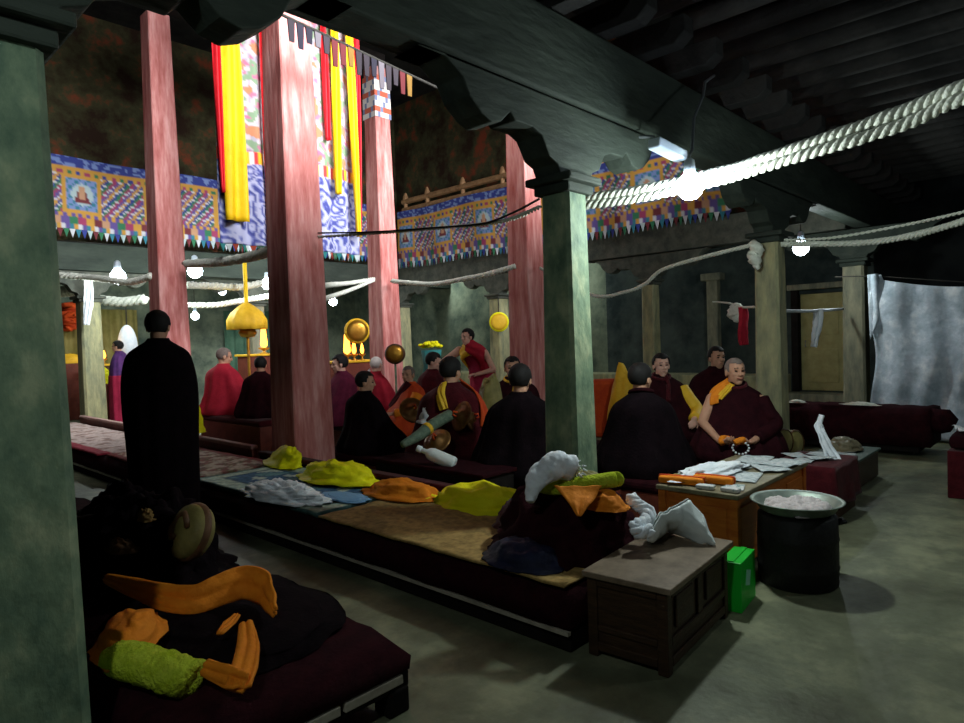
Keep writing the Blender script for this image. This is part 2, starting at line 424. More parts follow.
# door
d = thing('door', 'yellowed painted door in a dark frame behind the long draped bench', 'door', (XR + .05, (DY0 + DY1) / 2, DZ0), kind='structure')
d.name = 'door_1'
mb = MB(); mb.box((0, 0, (DZ1 - DZ0) / 2), (.05, DY1 - DY0 - .02, DZ1 - DZ0 - .01)); leaf = mb.build('door_leaf', M_door, d, bevel=.006)
mb = MB()
for zz in (.45, 1.3): mb.box((-.03, 0, zz), (.015, .5, .6), col=None)
mb.build('door_panel', M_door, d, bevel=.006)
mb = MB()
w = DY1 - DY0; h = DZ1 - DZ0
mb.box((-.08, -w / 2 - .05, h / 2 + .05), (.14, .1, h + .1)); mb.box((-.08, w / 2 + .06, h / 2 + .05), (.14, .12, h + .1))
mb.build('door_frame', M_dark, d, bevel=.008)
mb = MB(); mb.box((-.1, 0, h + .12), (.2, w + .34, .1)); mb.build('door_lintel', M_greypaint, d, bevel=.01)
mb = MB(); mb.tube([(-.05, .28, .8), (-.09, .28, .8), (-.09, .28, .9), (-.05, .28, .9)], .01, 8); mb.build('door_handle', M_metal, d)

# ------------------------------------------------------------------ pillars
HB = [(.15, 2.37), (.19, 2.45), (.27, 2.48), (.34, 2.59), (.42, 2.62), (.58, 2.62), (.62, 2.66), (.7, 2.59), (.78, 2.57), (.86, 2.6), (.95, 2.67), (1.0, 2.76), (1.12, 2.84), (1.3, 2.91)]
def pillar(x, y, ab, at, mat_, label, ht=2.36, axis='X', bracket=True, shaft_top=None, group=None, chamfer=.03, bm_=None):
    t = thing('pillar', label, 'pillar', (x, y, 0), group=group, kind='thing')
    mb = MB(); mb.box((0, 0, .05), (ab + .04, ab + .04, .1), taper=.97); mb.build('base_stone', M_greypaint, t, bevel=.015)
    st = shaft_top or ht
    mb = MB(); n = 8; rings = []
    for k in range(n + 1):
        zz = .1 + (st - .1) * k / n; a = (ab + (at - ab) * k / n) / 2
        c = chamfer * a / .15
        rings.append([Vector((sx, sy, zz)) for sx, sy in ((-a + c, -a), (a - c, -a), (a, -a + c), (a, a - c), (a - c, a), (-a + c, a), (-a, a - c), (-a, -a + c))])
    mb.loft(rings); mb.build('shaft', mat_, t)
    if bracket:
        mb = MB()
        mb.box((0, 0, ht + .03), (at + .06, at + .06, .06)); mb.box((0, 0, ht + .085), (at + .14, at + .14, .05))
        mb.build('capital', bm_ or M_beam, t, bevel=.012)
        mb = MB(); dz = ht - 2.37
        half = [(p[0], p[1] + dz + .08 if p[1] < 2.9 else p[1] + dz) for p in HB]
        half = [(p[0], min(p[1], 2.91 + dz)) for p in half]
        poly = [(-p[0], p[1]) for p in reversed(half)] + half
        mb.prism(poly, 'Y' if axis == 'X' else 'X', -.1, .1)
        mb.build('bracket', bm_ or M_beam, t, bevel=.008)
    return t

pillar(.438, 2.42, .33, .27, M_greenpaint, 'thick green-painted pillar filling the left edge of the view')
pillar(3.47, 2.5, .27, .215, M_greenpaint, 'green-painted pillar standing behind the robe-piled end of the long low platform')
pillar(7.06, 2.49, .27, .235, M_palepaint, 'pale worn pillar right behind the smiling orange-sashed monk', bm_=M_beam)
pillar(10.85, 5.95, .26, .24, M_palepaint, 'pale worn pillar in the far right row, above the facing dark-robed monk', axis='Y', bm_=M_fargrey)
pillar(10.85, 2.61, .31, .28, M_greypaint, 'dim grey-brown pillar between the door and the bluish sheet', axis='Y')
pillar(3.72, 13.07, .36, .32, M_palepaint, 'pale pillar with a white scarf down its face, left of the standing man', bm_=M_fargrey)
pillar(7.06, 13.4, .34, .3, M_greypaint, 'faint far pillar seen above the crimson-shawled monk', bm_=M_fargrey)
pillar(10.85, 12.98, .36, .32, M_palepaint, 'pale pillar just right of the red column with the patched cap', axis='Y', bm_=M_fargrey)
pillar(10.85, 9.66, .36, .32, M_palepaint, 'pale pillar carrying a yellow round ornament, behind the bending monk', axis='Y', bm_=M_fargrey)
mb = MB(); mb.box((XR - .08, 5.5, 1.25), (.16, .22, 2.5)); mb.box((XR - .1, 5.5, 2.55), (.24, .4, .14)); struct(mb.build('trim_wall_post', M_greypaint, bevel=.015))

RH = 6.1
def red_column(x, y, ab, at, label):
    t = thing('column', label, 'column', (x, y, 0), kind='thing')
    mb = MB(); mb.box((0, 0, .06), (ab + .2, ab + .2, .12), taper=.92); mb.build('base_stone', M_greypaint, t, bevel=.02)
    mb = MB(); n = 12; rings = []
    for k in range(n + 1):
        zz = .12 + (RH - .12) * k / n; a = (ab + (at - ab) * k / n) / 2; c = .012
        rings.append([Vector((sx, sy, zz)) for sx, sy in ((-a + c, -a), (a - c, -a), (a, -a + c), (a, a - c), (a - c, a), (-a + c, a), (-a, a - c), (-a, -a + c))])
    mb.loft(rings); mb.build('shaft', M_redwood, t)
    return t
c1 = red_column(3.72, 9.52, .43, .29, 'tall red column right behind the standing man')
c2 = red_column(3.72, 6.15, .48, .33, 'tall thick red column nearest the view, hung between the two silk banners')
c3 = red_column(7.06, 8.91, .43, .29, 'tall red column with a patterned cloth cap')
c4 = red_column(7.06, 5.76, .4, .29, 'tall red column half hidden by the central green pillar')
# cloth cap near the top of column 3
mb = MB()
def capcol(u, v): return ((220, 210, 205) if int(v * 8) % 3 else (196, 96, 72)) if (int(u * 24) + int(v * 8)) % 4 else (120, 130, 160)
zt, zb = 5.95, 5.25
def capf(u, v):
    a = u * 4; k = int(a) % 4; q = a - int(a); hw = .162 + .008 * v
    cs = [(-hw, -hw), (hw, -hw), (hw, hw), (-hw, hw)]; p, p2 = cs[k], cs[(k + 1) % 4]
    return (p[0] + (p2[0] - p[0]) * q, p[1] + (p2[1] - p[1]) * q, zt + (zb - zt) * v)
mb.grid(lambda u, v: capf(min(u, .99999), v), 48, 8, capcol); mb.build('cloth_cap', M_pattern, c3)

# ------------------------------------------------------------------ beams, joists
def beam(x0, x1, y0, y1, z0, z1, label, material=M_beam):
    mb = MB(); c = ((x0 + x1) / 2, (y0 + y1) / 2, (z0 + z1) / 2); mb.box((0, 0, 0), (x1 - x0, y1 - y0, z1 - z0))
    o = mb.build('roof_beam', material, bevel=.015); o.location = c
    return setp(o, label, 'beam', kind='thing')
beam(XL + .02, XR - .02, 2.37, 2.6, 2.915, 3.42, 'long dark green-grey beam over the near pillars')
beam(AX0 + .05, XR - .02, 12.95, 13.25, 2.915, 3.4, 'long dark beam under the left patterned frieze', M_beam)
beam(10.72, 10.98, 2.7, 12.9, 2.92, 3.4, 'long dark grey beam under the right patterned frieze', M_fargrey)
for (x0, x1, y0, y1, z0, lab) in ((3.4, 7.4, 9.05, 9.4, RH, 'dark roof beam across the tops of the two far red columns'), (3.4, 7.4, 5.8, 6.1, RH, 'dark roof beam over the two near red columns')):
    beam(x0, x1, y0, y1, z0, z0 + .4, lab, M_dark)
proto = None
k = 0; x = .6
while x < 12.4:
    if proto is None:
        mb = MB(); mb.tube([(0, YF + .05, 0), (0, .5, .0), (0, 2.35, 0)], [.085, .082, .08], 12)
        proto = setp(mb.build('joist', M_joist, smooth=True), 'dark round ceiling joist over the near aisle, one of an even row', 'joist', 'ceiling joists over the near aisle', 'thing'); proto.location = (x, 0, ZC - .083)
    else:
        c = proto.copy(); COL.objects.link(c); c.location = (x, 0, ZC - .083 + random.uniform(-.006, .006))
    x += .38
pe = None; x = .8
while x < 12.4:                                                    # carved block ends on top of the beam
    if pe is None:
        mb = MB(); mb.prism([(2.1, -.09), (2.02, -.03), (2.02, .09), (2.6, .09), (2.6, -.09)], 'X', -.07, .07)
        pe = setp(mb.build('block_end', M_joist, bevel=.008), 'carved block end on top of the near beam, one of a row', 'block end', 'block ends along the near beam', 'thing'); pe.location = (x, 0, 3.52)
    else:
        c = pe.copy(); COL.objects.link(c); c.location = (x, 0, 3.52)
    x += .5

# ------------------------------------------------------------------ patterned friezes
PAL = dict(blue=(44, 54, 118), lblue=(104, 122, 166), gold=(172, 128, 54), green=(44, 100, 70), mag=(138, 52, 84), white=(176, 176, 182), maroon=(96, 40, 46), teal=(44, 104, 120), tan=(164, 124, 96), purple=(84, 68, 124), pale=(150, 166, 168))
def frieze_col(s, t):
    """s metres along, t metres down from the top"""
    if t < .17: return PAL['blue'] if noise.noise(Vector((s * 9, t * 18, 3))) < .12 else PAL['lblue']
    if t < .24: return PAL['gold']
    if t < .3: return [PAL['gold'], PAL['mag'], PAL['gold'], PAL['green'], PAL['gold'], PAL['blue']][int(s / .07) % 6]
    if t < .97:
        q = s % 1.32; 
        if q < .62:
            if q < .07 or q > .55 or t < .36 or t > .9: return PAL['gold']
            dx = (q - .31) / .24; dy = (t - .63) / .27
            if dx * dx + (dy + .36) ** 2 < .045: return PAL['tan']
            if -.16 < dy < .55 and abs(dx) < .3 + .5 * max(0, dy): return PAL['maroon'] if abs(dx) > .17 or dy > .3 else PAL['tan']
            if dx * dx + dy * dy < .5: return PAL['pale']
            return PAL['lblue'] if (int(q / .05) + int(t / .05)) % 3 else PAL['teal']
        k = int(math.floor((q + t * .75) / .062)) % 5
        if (int(t / .05) + int(q / .05)) % 3 == 0 and (t / .05) % 1 < .55: return PAL['white']
        return [PAL['blue'], PAL['green'], PAL['mag'], PAL['purple'], PAL['gold']][k]
    if t < 1.03: return PAL['gold'] if int(s / .06) % 2 else PAL['purple']
    return [PAL['maroon'], PAL['tan'], PAL['purple'], PAL['green'], PAL['mag'], PAL['gold']][int(s / .13) % 6] if t < 1.16 else [PAL['white'], PAL['purple'], PAL['teal'], PAL['gold']][int(s / .065) % 4]
def frieze(name, p0, p1, zt, H, label, sag=.03):
    p0 = Vector(p0); p1 = Vector(p1); L = (p1 - p0).length; dr = (p1 - p0).normalized(); nn = Vector((dr.y, -dr.x, 0))
    if nn.dot(Vector((-1, -1, 0))) < 0: nn = -nn
    t = thing(name, label, 'frieze', p0, kind='thing')
    nu = int(L / .032); nv = 40
    def fn(u, v):
        p = dr * (L * u) + nn * (.03 * math.sin(u * L * 5) * v + .02 * noise.noise(Vector((u * L * 2, v * 2, 0))))
        return p + Vector((0, 0, zt - H * v - sag * math.sin(u * L * 1.3) ** 2))
    mb = MB(); mb.grid(fn, nu, nv, lambda u, v: frieze_col(u * L, v * H), True); mb.build('patterned_band', M_pattern, t, solid=.01)
    mb = MB(); n = int(L / .09)
    tc = [PAL['white'], PAL['teal'], PAL['blue'], PAL['pale'], PAL['maroon'], PAL['green']]
    for i in range(n):
        u0 = i / n; u1 = (i + 1) / n; um = (u0 + u1) / 2
        a, b, c = fn(u0, 1) + Vector((0, 0, .02)), fn(u1, 1) + Vector((0, 0, .02)), fn(um, 1) - Vector((0, 0, .13))
        a, b, c = [q + nn * .008 for q in (a, b, c)]
        mb.add([a, b, c, a + nn * .012, b + nn * .012, c + nn * .012], [(0, 1, 2), (5, 4, 3), (0, 3, 4, 1), (1, 4, 5, 2), (2, 5, 3, 0)], tc[i % 6])
    mb.build('tassel_fringe', M_pattern, t)
    return t
frieze('silk_frieze', (.7, 12.85, 0), (10.5, 12.85, 0), 4.85, 1.26, 'long patterned silk frieze running along the left side of the upper hall')
frieze('silk_frieze', (10.62, 12.75, 0), (10.62, 4.35, 0), 4.72, 1.27, 'long patterned silk frieze along the right side, passing behind the bright near bulb')
t = thing('cloth_roll', 'pale rolled end of cloth sticking out at the right end of the frieze', 'cloth roll', (10.5, 4.2, 3.95))
mb = MB(); mb.tube([(0, .25, -.05), (0, 0, .02), (.02, -.22, 0)], [.1, .11, .09], 12); mb.build('roll', M_rope, t, smooth=True)
mb = MB(); mb.tube([(-.01, .05, .01), (-.01, 0, .015)], [.118, .118], 12); mb.build('tie', M_cord, t, smooth=True)
# balustrade over the right frieze
t = thing('balustrade', 'low wooden balustrade with little posts above the right frieze', 'balustrade', (10.7, 9, 4.66))
mb = MB(); mb.tube([(0, -2.2, .3), (0, 3.6, .3)], .07, 8); mb.build('hand_rail', M_tanwood, t)
mb = MB(); mb.tube([(0, -2.2, .1), (0, 3.6, .1)], .06, 8); mb.build('lower_rail', M_tanwood, t)
for yy in (-2.0, -.9, .3, 1.5, 2.7, 3.5):
    mb = MB(); mb.lathe([(.05, 0), (.05, .32), (.075, .34), (.06, .42), (.03, .5), (.005, .52)], 10, (0, yy, 0)); mb.build('post', M_tanwood, t)

# ------------------------------------------------------------------ silk banners hanging from the roof beam
def brocade(s, t, seed):
    n = noise.noise(Vector((s * 7, t * 6, seed))); n2 = noise.noise(Vector((s * 14, t * 14, seed + 4)))
    if t < 1.18:
        if n2 > .3: return (168, 100, 126)
        if n > .22: return (116, 140, 112)
        if n < -.28: return (172, 116, 84)
        return (180, 166, 172) if n2 < .05 else (150, 146, 158)
    if t < 1.32: return [(210, 60, 60), (220, 170, 40), (230, 220, 220)][int(s / .05) % 3]
    n3 = noise.noise(Vector((s * 9 + 4, t * 7, seed + 9))); sw = math.sin(11 * (s + .5 * n) + 17 * t + 8 * n + 4 * n3) + .5 * n2
    return (172, 174, 202) if sw > .35 else ((134, 138, 184) if sw > -.1 else ((98, 102, 162) if sw > -.5 else (66, 72, 138)))
def banner(name, x0, x1, y, zt, zb, label, strips, seed):
    t = thing(name, label, 'banner', ((x0 + x1) / 2, y, zt)); W = x1 - x0
    mb = MB(); mb.tube([(-W / 2 - .08, 0, .02), (W / 2 + .08, 0, .02)], .025, 8); mb.build('hanging_rod', M_dark, t)
    H = zt - zb
    def fn(u, v): return (-W / 2 + W * u, .045 * math.sin(u * 17 + seed) * (.3 + .7 * v) + .03 * noise.noise(Vector((u * 3, v * 3, seed))), -H * v)
    mb = MB(); mb.grid(fn, 40, 150, lambda u, v: brocade(u * W, v * H - .9, seed), True); mb.build('brocade_panel', M_pattern, t, smooth=True, solid=.008)
    mb = MB(); n = 14
    for i in range(n):
        a = Vector(fn(i / n, 1)); b = Vector(fn((i + 1) / n, 1)); c = (a + b) / 2 - Vector((0, 0, .1))
        mb.add([a, b, c, a + Vector((0, .01, 0)), b + Vector((0, .01, 0)), c + Vector((0, .01, 0))], [(0, 1, 2), (5, 4, 3), (0, 3, 4, 1), (1, 4, 5, 2), (2, 5, 3, 0)], [(40, 110, 110), (190, 200, 200), (150, 60, 40), (60, 90, 70)][i % 4])
    mb.build('fringe', M_pattern, t)
    for (u0, u1, zz, m_, fr, ub) in strips:
        mb = MB(); hh = zt - zz; ubs = ub if ub is not None else (u0, u1)
        def sf(u, v, u0=u0, u1=u1, ubs=ubs, hh=hh, fr=fr):
            a = u0 + (ubs[0] - u0) * v; b = u1 + (ubs[1] - u1) * v
            return (-W / 2 + W * (a + (b - a) * u), -.1 - fr + .035 * math.sin(u * 9 + v * 3), -hh * v)
        mb.grid(sf, 10, 40); mb.build('silk_streamer', m_, t, smooth=True, solid=.008)
    return t
M_redsilk = mat('red_silk', (206, 20, 34), (222, 34, 44), 6, .6, bump=.15)
M_yelsilk = mat('bright_yellow_silk', (240, 190, 10), (246, 206, 24), 6, .6, bump=.15)
banner('silk_banner', 3.62, 4.5, 7.6, 5.95, 2.72, 'silk banner with a yellow streamer, left of the thick near red column', [(-.06, .06, 3.3, M_redsilk, -.02, (-.02, .02)), (.04, .3, 2.98, M_yelsilk, 0, (.02, .34)), (.62, .7, 2.72, M_redsilk, .02, None)], 1)
banner('silk_banner', 4.75, 5.62, 7.6, 5.95, 2.72, 'silk banner with yellow and red streamers, right of the thick near red column', [(.36, .44, 4.2, M_redsilk, 0, None), (.55, .68, 3.5, M_yelsilk, .0, (.5, .6)), (.78, .92, 2.95, M_yelsilk, .04, (.84, .9)), (.94, 1.08, 3.0, M_redsilk, .0, (.86, .95))], 5)

# fringe valance strung across the front of the red columns
t = thing('fringe_valance', 'dark hanging fringe with coloured tabs strung across the near red columns high up', 'valance', (0, 0, 0))
va, vb = P(276, 12, Y=5.45), P(408, 74, Y=5.45); t.location = va; vd = vb - va
mb = MB(); mb.tube([(-1.2 * vd.x / vd.x, 0, -vd.z / vd.x * 1.2), vd, vd * 1.6], .015, 8); mb.build('cord', M_cord, t)
i = 0; xx = .15
while xx < vd.x + .05:
    ln = random.uniform(.14, .32); mb = MB(); col = [(40, 34, 40), (110, 82, 34), (84, 30, 34), (46, 40, 46), (90, 84, 90), (30, 28, 40)][(i * 5 + int(xx * 3)) % 6]
    zt_ = vd.z * xx / vd.x
    mb.box((xx, 0, zt_ - ln / 2), (.05, .012, ln), taper=1.5, col=col); mb.build('tab', M_pattern, t); xx += .095; i += 1

# ================================================================== PLATFORMS, RUGS, FURNITURE
def platform(name, label, cat, x0, x1, y0, y1, zf, zt, board, cush_mat, strip_mat, strip_side, dz=.0):
    t = thing(name, label, cat, ((x0 + x1) / 2, (y0 + y1) / 2, 0))
    cx, cy = (x0 + x1) / 2, (y0 + y1) / 2; w, l = x1 - x0, y1 - y0
    mb = MB(); mb.box((0, 0, zf / 2 + .03), (w - .04, l - .04, zf - .06)); mb.build('base', board, t, bevel=.01)
    return t, w, l, cx, cy

# long low platform across the middle, running from the chest away to the left
PX0, PX1, PY0, PY1 = 2.4, 3.31, 1.76, 13.0
t = thing('platform', 'long low seating platform running from the wooden chest away past the standing man', 'platform', ((PX0 + PX1) / 2, (PY0 + PY1) / 2, 0))
cy = (PY0 + PY1) / 2; L_ = PY1 - PY0; W_ = PX1 - PX0
mb = MB(); mb.box((0, 0, .06), (W_ - .02, L_ - .02, .12)); mb.build('plinth', M_dark, t, bevel=.008)
def cush(u, v, x0, x1, y0, y1, zt, seed, bulge=.03):
    pass
mb = MB(); n = 60; rings = []
for i in range(n + 1):
    y = -L_ / 2 + .0 + L_ * i / n; e = .035 * abs(math.sin(i * .9)) + .02 * noise.noise(Vector((i * .7, 0, 0)))
    hw = W_ / 2
    rings.append([Vector((-hw - .015 - e * .4, y, .12)), Vector((hw, y, .12)), Vector((hw, y, .262)), Vector((hw - .02, y, .278)), Vector((-hw + .05, y, .278)), Vector((-hw + e, y, .262)), Vector((-hw - .01 - e * .3, y, .22))])
mb.loft(rings); mb.build('mattress', M_darkmaroon, t, smooth=True)
mb = MB(); mb.box((-W_ / 2 - .012, 0, .1), (.024, L_, .018)); mb.build('pale_edge_strip', M_pale, t)
# low plank behind the platform
t = thing('plank_backrest', 'low dark plank with a pale top running along behind the long platform', 'plank', (3.4, 9.6, 0))
mb = MB(); mb.box((0, 0, .185), (.06, 6.0, .37)); mb.build('board', M_redbrown, t, bevel=.006)
mb = MB(); mb.box((0, 0, .39), (.08, 6.0, .04)); mb.build('top_rail', M_pinkish, t, bevel=.01)
t = thing('plank_backrest', 'low dark maroon plank behind the yellow and orange cloths', 'plank', (3.4, 4.75, 0))
mb = MB(); mb.box((0, 0, .16), (.06, 3.4, .32)); mb.build('board', M_darkmaroon, t, bevel=.006)
mb = MB(); mb.box((0, 0, .345), (.1, 3.4, .05)); mb.build('top_rail', M_maroon, t, bevel=.015)

def rug(name, x0, x1, y0, y1, z, colf, label, th=.02, seed=0, amp=.008, over=0., smoothc=True, cat='rug'):
    cx, cy = (x0 + x1) / 2, (y0 + y1) / 2
    mb = MB(); nx = int((x1 - x0) / .03); ny = int((y1 - y0) / .03)
    def fn(u, v):
        x = x0 + (x1 - x0) * u; y = y0 + (y1 - y0) * v
        zz = z + abs(wrinkle((x, y, seed), 2.4, amp, seed)) + amp
        ed = .012 * noise.noise(Vector((x * 5, y * 5, seed)))
        if over and x < x0 + over:                                   # the edge that hangs over the front
            k = (x0 + over - x) / over; x = x0 + over - (over) * min(1, k * .6) * .4 ; zz -= over * .6 * k * k
        return (x - cx + ed, y - cy + ed, zz - z)
    mb.grid(fn, nx, ny, lambda u, v: colf(u * (x1 - x0), v * (y1 - y0), x1 - x0, y1 - y0), smoothc)
    o = mb.build(name, M_rugpat, solid=th, smooth=True); o.location = (cx, cy, z)
    return setp(o, label, cat)
def blue_rug(x, y, w, l):
    b = min(x, w - x, y, l - y)
    if b < .03: return (80, 114, 112)
    if b < .16: return (206, 222, 200) if int((x + y) / .08) % 2 else (182, 206, 194)
    if b < .2: return (60, 92, 116)
    n = noise.noise(Vector((x * 5, y * 5, 3)))
    if n > .16: return (206, 222, 208)
    return (70, 110, 150) if n > -.2 else (112, 156, 164)
def beige_rug(x, y, w, l):
    n = noise.noise(Vector((x * 7, y * 7, 9))); n2 = noise.noise(Vector((x * 22, y * 22, 2)))
    if min(x, w - x) < .08: return (150, 70, 70)
    return (206, 184, 164) if n + n2 * .6 > -.05 else ((130, 112, 84) if n2 > 0 else (150, 90, 84))
def pink_rug(x, y, w, l):
    b = x
    if b < .14: return (150, 40, 58)
    n = noise.noise(Vector((x * 9, y * 6, 1)))
    return (196, 172, 166) if n > -.25 else (150, 120, 112)
def tan_rug(x, y, w, l):
    n = noise.noise(Vector((x * 3, y * 3, 5)))
    c = (184, 152, 92) if n > 0 else (160, 132, 80)
    return c
rug('rug', 2.44, 3.3, 3.9, 5.85, .285, blue_rug, 'blue and grey-green patterned rug on the long platform, under the white scarf', .03, 1)
rug('rug', 2.44, 3.3, 5.95, 8.2, .285, beige_rug, 'beige and pink flecked rug behind the standing man, right of his legs', .02, 2)
rug('rug', 2.38, 3.3, 8.3, 12.6, .285, pink_rug, 'pale pink rug with a red edge, left of the standing man', .02, 3)
rug('blanket', 2.41, 3.3, 1.8, 3.84, .287, tan_rug, 'tan blanket on the near end of the long platform', .012, 4, .012, cat='blanket')

# near bed, bottom left
BX0, BX1, BY0, BY1 = .72, 1.64, 1.98, 6.2
t = thing('low_bed', 'dark maroon low bed in the bottom left corner', 'bed', ((BX0 + BX1) / 2, (BY0 + BY1) / 2, 0))
w, l = BX1 - BX0, BY1 - BY0
mb = MB(); mb.box((0, 0, .13), (w, l - .04, .08)); mb.build('frame', M_dark, t, bevel=.01)
for sx in (-1, 1):
    for yy in (-l / 2 + .06, 0, l / 2 - .06):
        mb = MB(); mb.box((sx * (w / 2 - .06), yy, .05), (.1, .1, .1)); mb.build('leg', M_dark, t, bevel=.008)
for i in range(3):
    mb = MB(); mb.box((-w / 2 + .16 + i * .29, -l / 2 + .012, .14), (.27, .022, .035)); mb.build('end_slat', M_pale, t, bevel=.004)
mb = MB(); n = 40; rings = []
for i in range(n + 1):
    y = -l / 2 + l * i / n; hw = w / 2 + .015; e = .02 * noise.noise(Vector((i * .5, 3, 0)))
    k = 1 - .06 * (1 - min(1, min(i, n - i) / 2))
    rings.append([Vector((-hw * k, y, .17)), Vector((hw * k, y, .17)), Vector((hw * k + .01, y, .22 + e)), Vector((hw * k - .05, y, .275 * k + .01 + e)), Vector((0, y, .29 * k + e)), Vector((-hw * k + .05, y, .275 * k + .01 + e)), Vector((-hw * k - .01, y, .22 + e))])
mb.loft(rings); mb.build('mattress', M_darkmaroon, t, smooth=True)

# wooden chest
CH = P(669, 679, z=0); ang = R(4.5)
t = thing('wooden_chest', 'dark wooden chest with a scuffed lid at the near end of the long platform', 'chest', CH, ang)
CL, CW, CHH = .76, .385, .385                                       # along local x (away right), along local y (left)
def cbox(a, b, name, material, bev=.006):
    mb = MB(); c = [(a[i] + b[i]) / 2 for i in range(3)]; mb.box(c, [abs(b[i] - a[i]) for i in range(3)]); return mb.build(name, material, t, bevel=bev)
cbox((.012, .012, .02), (CL - .012, CW - .012, CHH - .02), 'body', M_chest)
cbox((-.02, -.025, CHH - .022), (CL + .02, CW + .015, CHH + .006), 'lid', M_chesttop)
for (x, y) in ((0, 0), (CL, 0), (0, CW), (CL, CW)):
    sx = .05 if x == 0 else -.05; sy = .05 if y == 0 else -.05
    cbox((x, y, 0), (x + sx, y + sy, CHH - .022), 'corner_post', M_chest)
def rail(a, b): cbox(a, b, 'rail', M_chest, .005)
rail((.05, 0, .12), (CL - .05, .012, .155)); rail((.05, 0, CHH - .06), (CL - .05, .012, CHH - .022)); rail((.05, 0, .03), (CL - .05, .012, .07))
rail((CL / 2 - .03, 0, .155), (CL / 2 + .03, .012, CHH - .06))
rail((0, .05, .12), (.012, CW - .05, .15)); rail((0, .05, CHH - .06), (.012, CW - .05, CHH - .022)); rail((0, .05, .03), (.012, CW - .05, .07))
mb = MB(); mb.box((.05 + .15, .006, .25), (.2, .012, .14)); mb.build('panel', M_chest, t, bevel=.01)
mb = MB(); mb.box((CL - .05 - .15, .006, .25), (.2, .012, .14)); mb.build('panel', M_chest, t, bevel=.01)

# green carton
gp = (P(745, 613, z=0) + P(729, 607, z=0)) / 2
t = thing('carton', 'bright green carton standing on the floor between chest and drum', 'carton', P(742, 614, z=0), R(7))
mb = MB(); mb.box((.14, .055, .13), (.28, .11, .26)); mb.build('box', M_greencarton, t, bevel=.004)
mb = MB(); mb.box((.13, -.001, .15), (.08, .002, .08), rot=(0, .3, 0)); mb.build('printed_patch', M_cartonpatch, t)
mb = MB(); mb.box((.14, .055, .262), (.27, .03, .006)); mb.build('top_flap', M_greencarton, t)

# black drum with a wide basin on top
DB = Vector((3.95, 1.27, 0))
t = thing('iron_drum', 'large black iron drum on the floor at the end of the orange table', 'drum', DB)
mb = MB(); mb.lathe([(.197, 0), (.212, .015), (.214, .1), (.218, .11), (.214, .12), (.214, .26), (.218, .27), (.214, .28), (.21, .395), (.197, .405)], 40); mb.build('body', M_drum, t, smooth=True)
mb = MB(); a0 = R(-58)
mb.tube([Vector((.212 * math.cos(a0 - .12), .212 * math.sin(a0 - .12), .35)), Vector((.25 * math.cos(a0 - .1), .25 * math.sin(a0 - .1), .36)), Vector((.25 * math.cos(a0 + .1), .25 * math.sin(a0 + .1), .36)), Vector((.212 * math.cos(a0 + .12), .212 * math.sin(a0 + .12), .35))], .012, 8); mb.build('handle', M_drum, t, smooth=True)
t = thing('basin', 'wide dented metal basin resting on the black drum', 'basin', DB + Vector((0, 0, .405)))
mb = MB()
prof = [(.02, .0), (.17, .002), (.2, .02), (.222, .055), (.246, .066), (.251, .071), (.246, .075), (.222, .065), (.195, .03), (.165, .012), (.02, .01)]
mb.lathe(prof, 48); mb.build('bowl', M_alu, t, smooth=True)
for i in range(14):
    a = i * 2.4; r_ = .15 * math.sqrt((i + .5) / 14)
    o = heap((0, 0, 0), (.06 + .014 * (i % 3), .046 + .012 * (i % 2), .04), seed=i, amp=.2, n=20).build('pale_lump', M_dough, smooth=True)
    o.location = DB + Vector((r_ * math.cos(a), r_ * math.sin(a), .424)); setp(o, 'pale lump of dough or cloth lying in the metal basin', 'lump', 'pale lumps in the basin')

# orange table
TX0, TX1, TY0, TY1, TH = 3.76, 5.02, 1.53, 2.06, .5
t = thing('low_table', 'long low orange-brown table covered with papers and bundles', 'table', ((TX0 + TX1) / 2, (TY0 + TY1) / 2, 0))
w, l = TX1 - TX0, TY1 - TY0
mb = MB(); mb.box((0, 0, TH - .015), (w, l, .03)); mb.build('top', M_tabletop, t, bevel=.006)
mb = MB(); mb.box((0, 0, (TH - .03) / 2 + .02), (w - .05, l - .05, TH - .08)); mb.build('body', M_wood, t, bevel=.006)
for sx in (-1, 1):
    for sy in (-1, 1):
        mb = MB(); mb.box((sx * (w / 2 - .035), sy * (l / 2 - .035), (TH - .03) / 2), (.05, .05, TH - .03)); mb.build('corner_post', M_wood, t, bevel=.006)
for i in range(3):
    mb = MB(); mb.box((-w / 2 + .23 + i * .4, -l / 2 + .022, .27), (.32, .012, .28)); mb.build('side_panel', M_wood, t, bevel=.012)
mb = MB(); mb.box((-w / 2 + .022, 0, .27), (.012, l - .16, .28)); mb.build('end_panel', M_wood, t, bevel=.012)

# papers, scarf and bundles on the table
def sheet(x, y, z, w, l, rz, material, name, label, cat, seed, group=None, amp=.008):
    def fn(u, v):
        px, py = (u - .5) * w, (v - .5) * l
        return (px, py, .004 + abs(noise.noise(Vector((px * 8 + seed, py * 8, seed)))) * amp * 2)
    mb = MB(); mb.grid(fn, 12, 12); o = mb.build(name, material, smooth=True, solid=.0016); o.location = (x, y, z); o.rotation_euler = (0, 0, rz)
    return setp(o, label, cat, group)
ptz = TH + .002
for i, (x, y, a) in enumerate(((4.25, 1.7, .2), (4.45, 1.9, -.4), (4.62, 1.66, .7), (4.82, 1.84, .1), (4.78, 1.62, -.2), (4.1, 1.86, .9))):
    sheet(x, y, ptz + i * .0035, .3, .21, a, M_paper, 'newspaper', 'loose grey printed paper lying on the orange table', 'paper', i, 'papers on the orange table')
sheet(3.93, 1.62, ptz, .16, .11, .3, M_packet, 'packet_slip', 'small printed slip at the near corner of the orange table', 'paper', 9)
o = heap((0, 0, 0), (.3, .1, .05), seed=21, amp=.22, rz=R(-10)).build('white_scarf', M_white, smooth=True); o.location = (4.2, 1.9, ptz + .02)
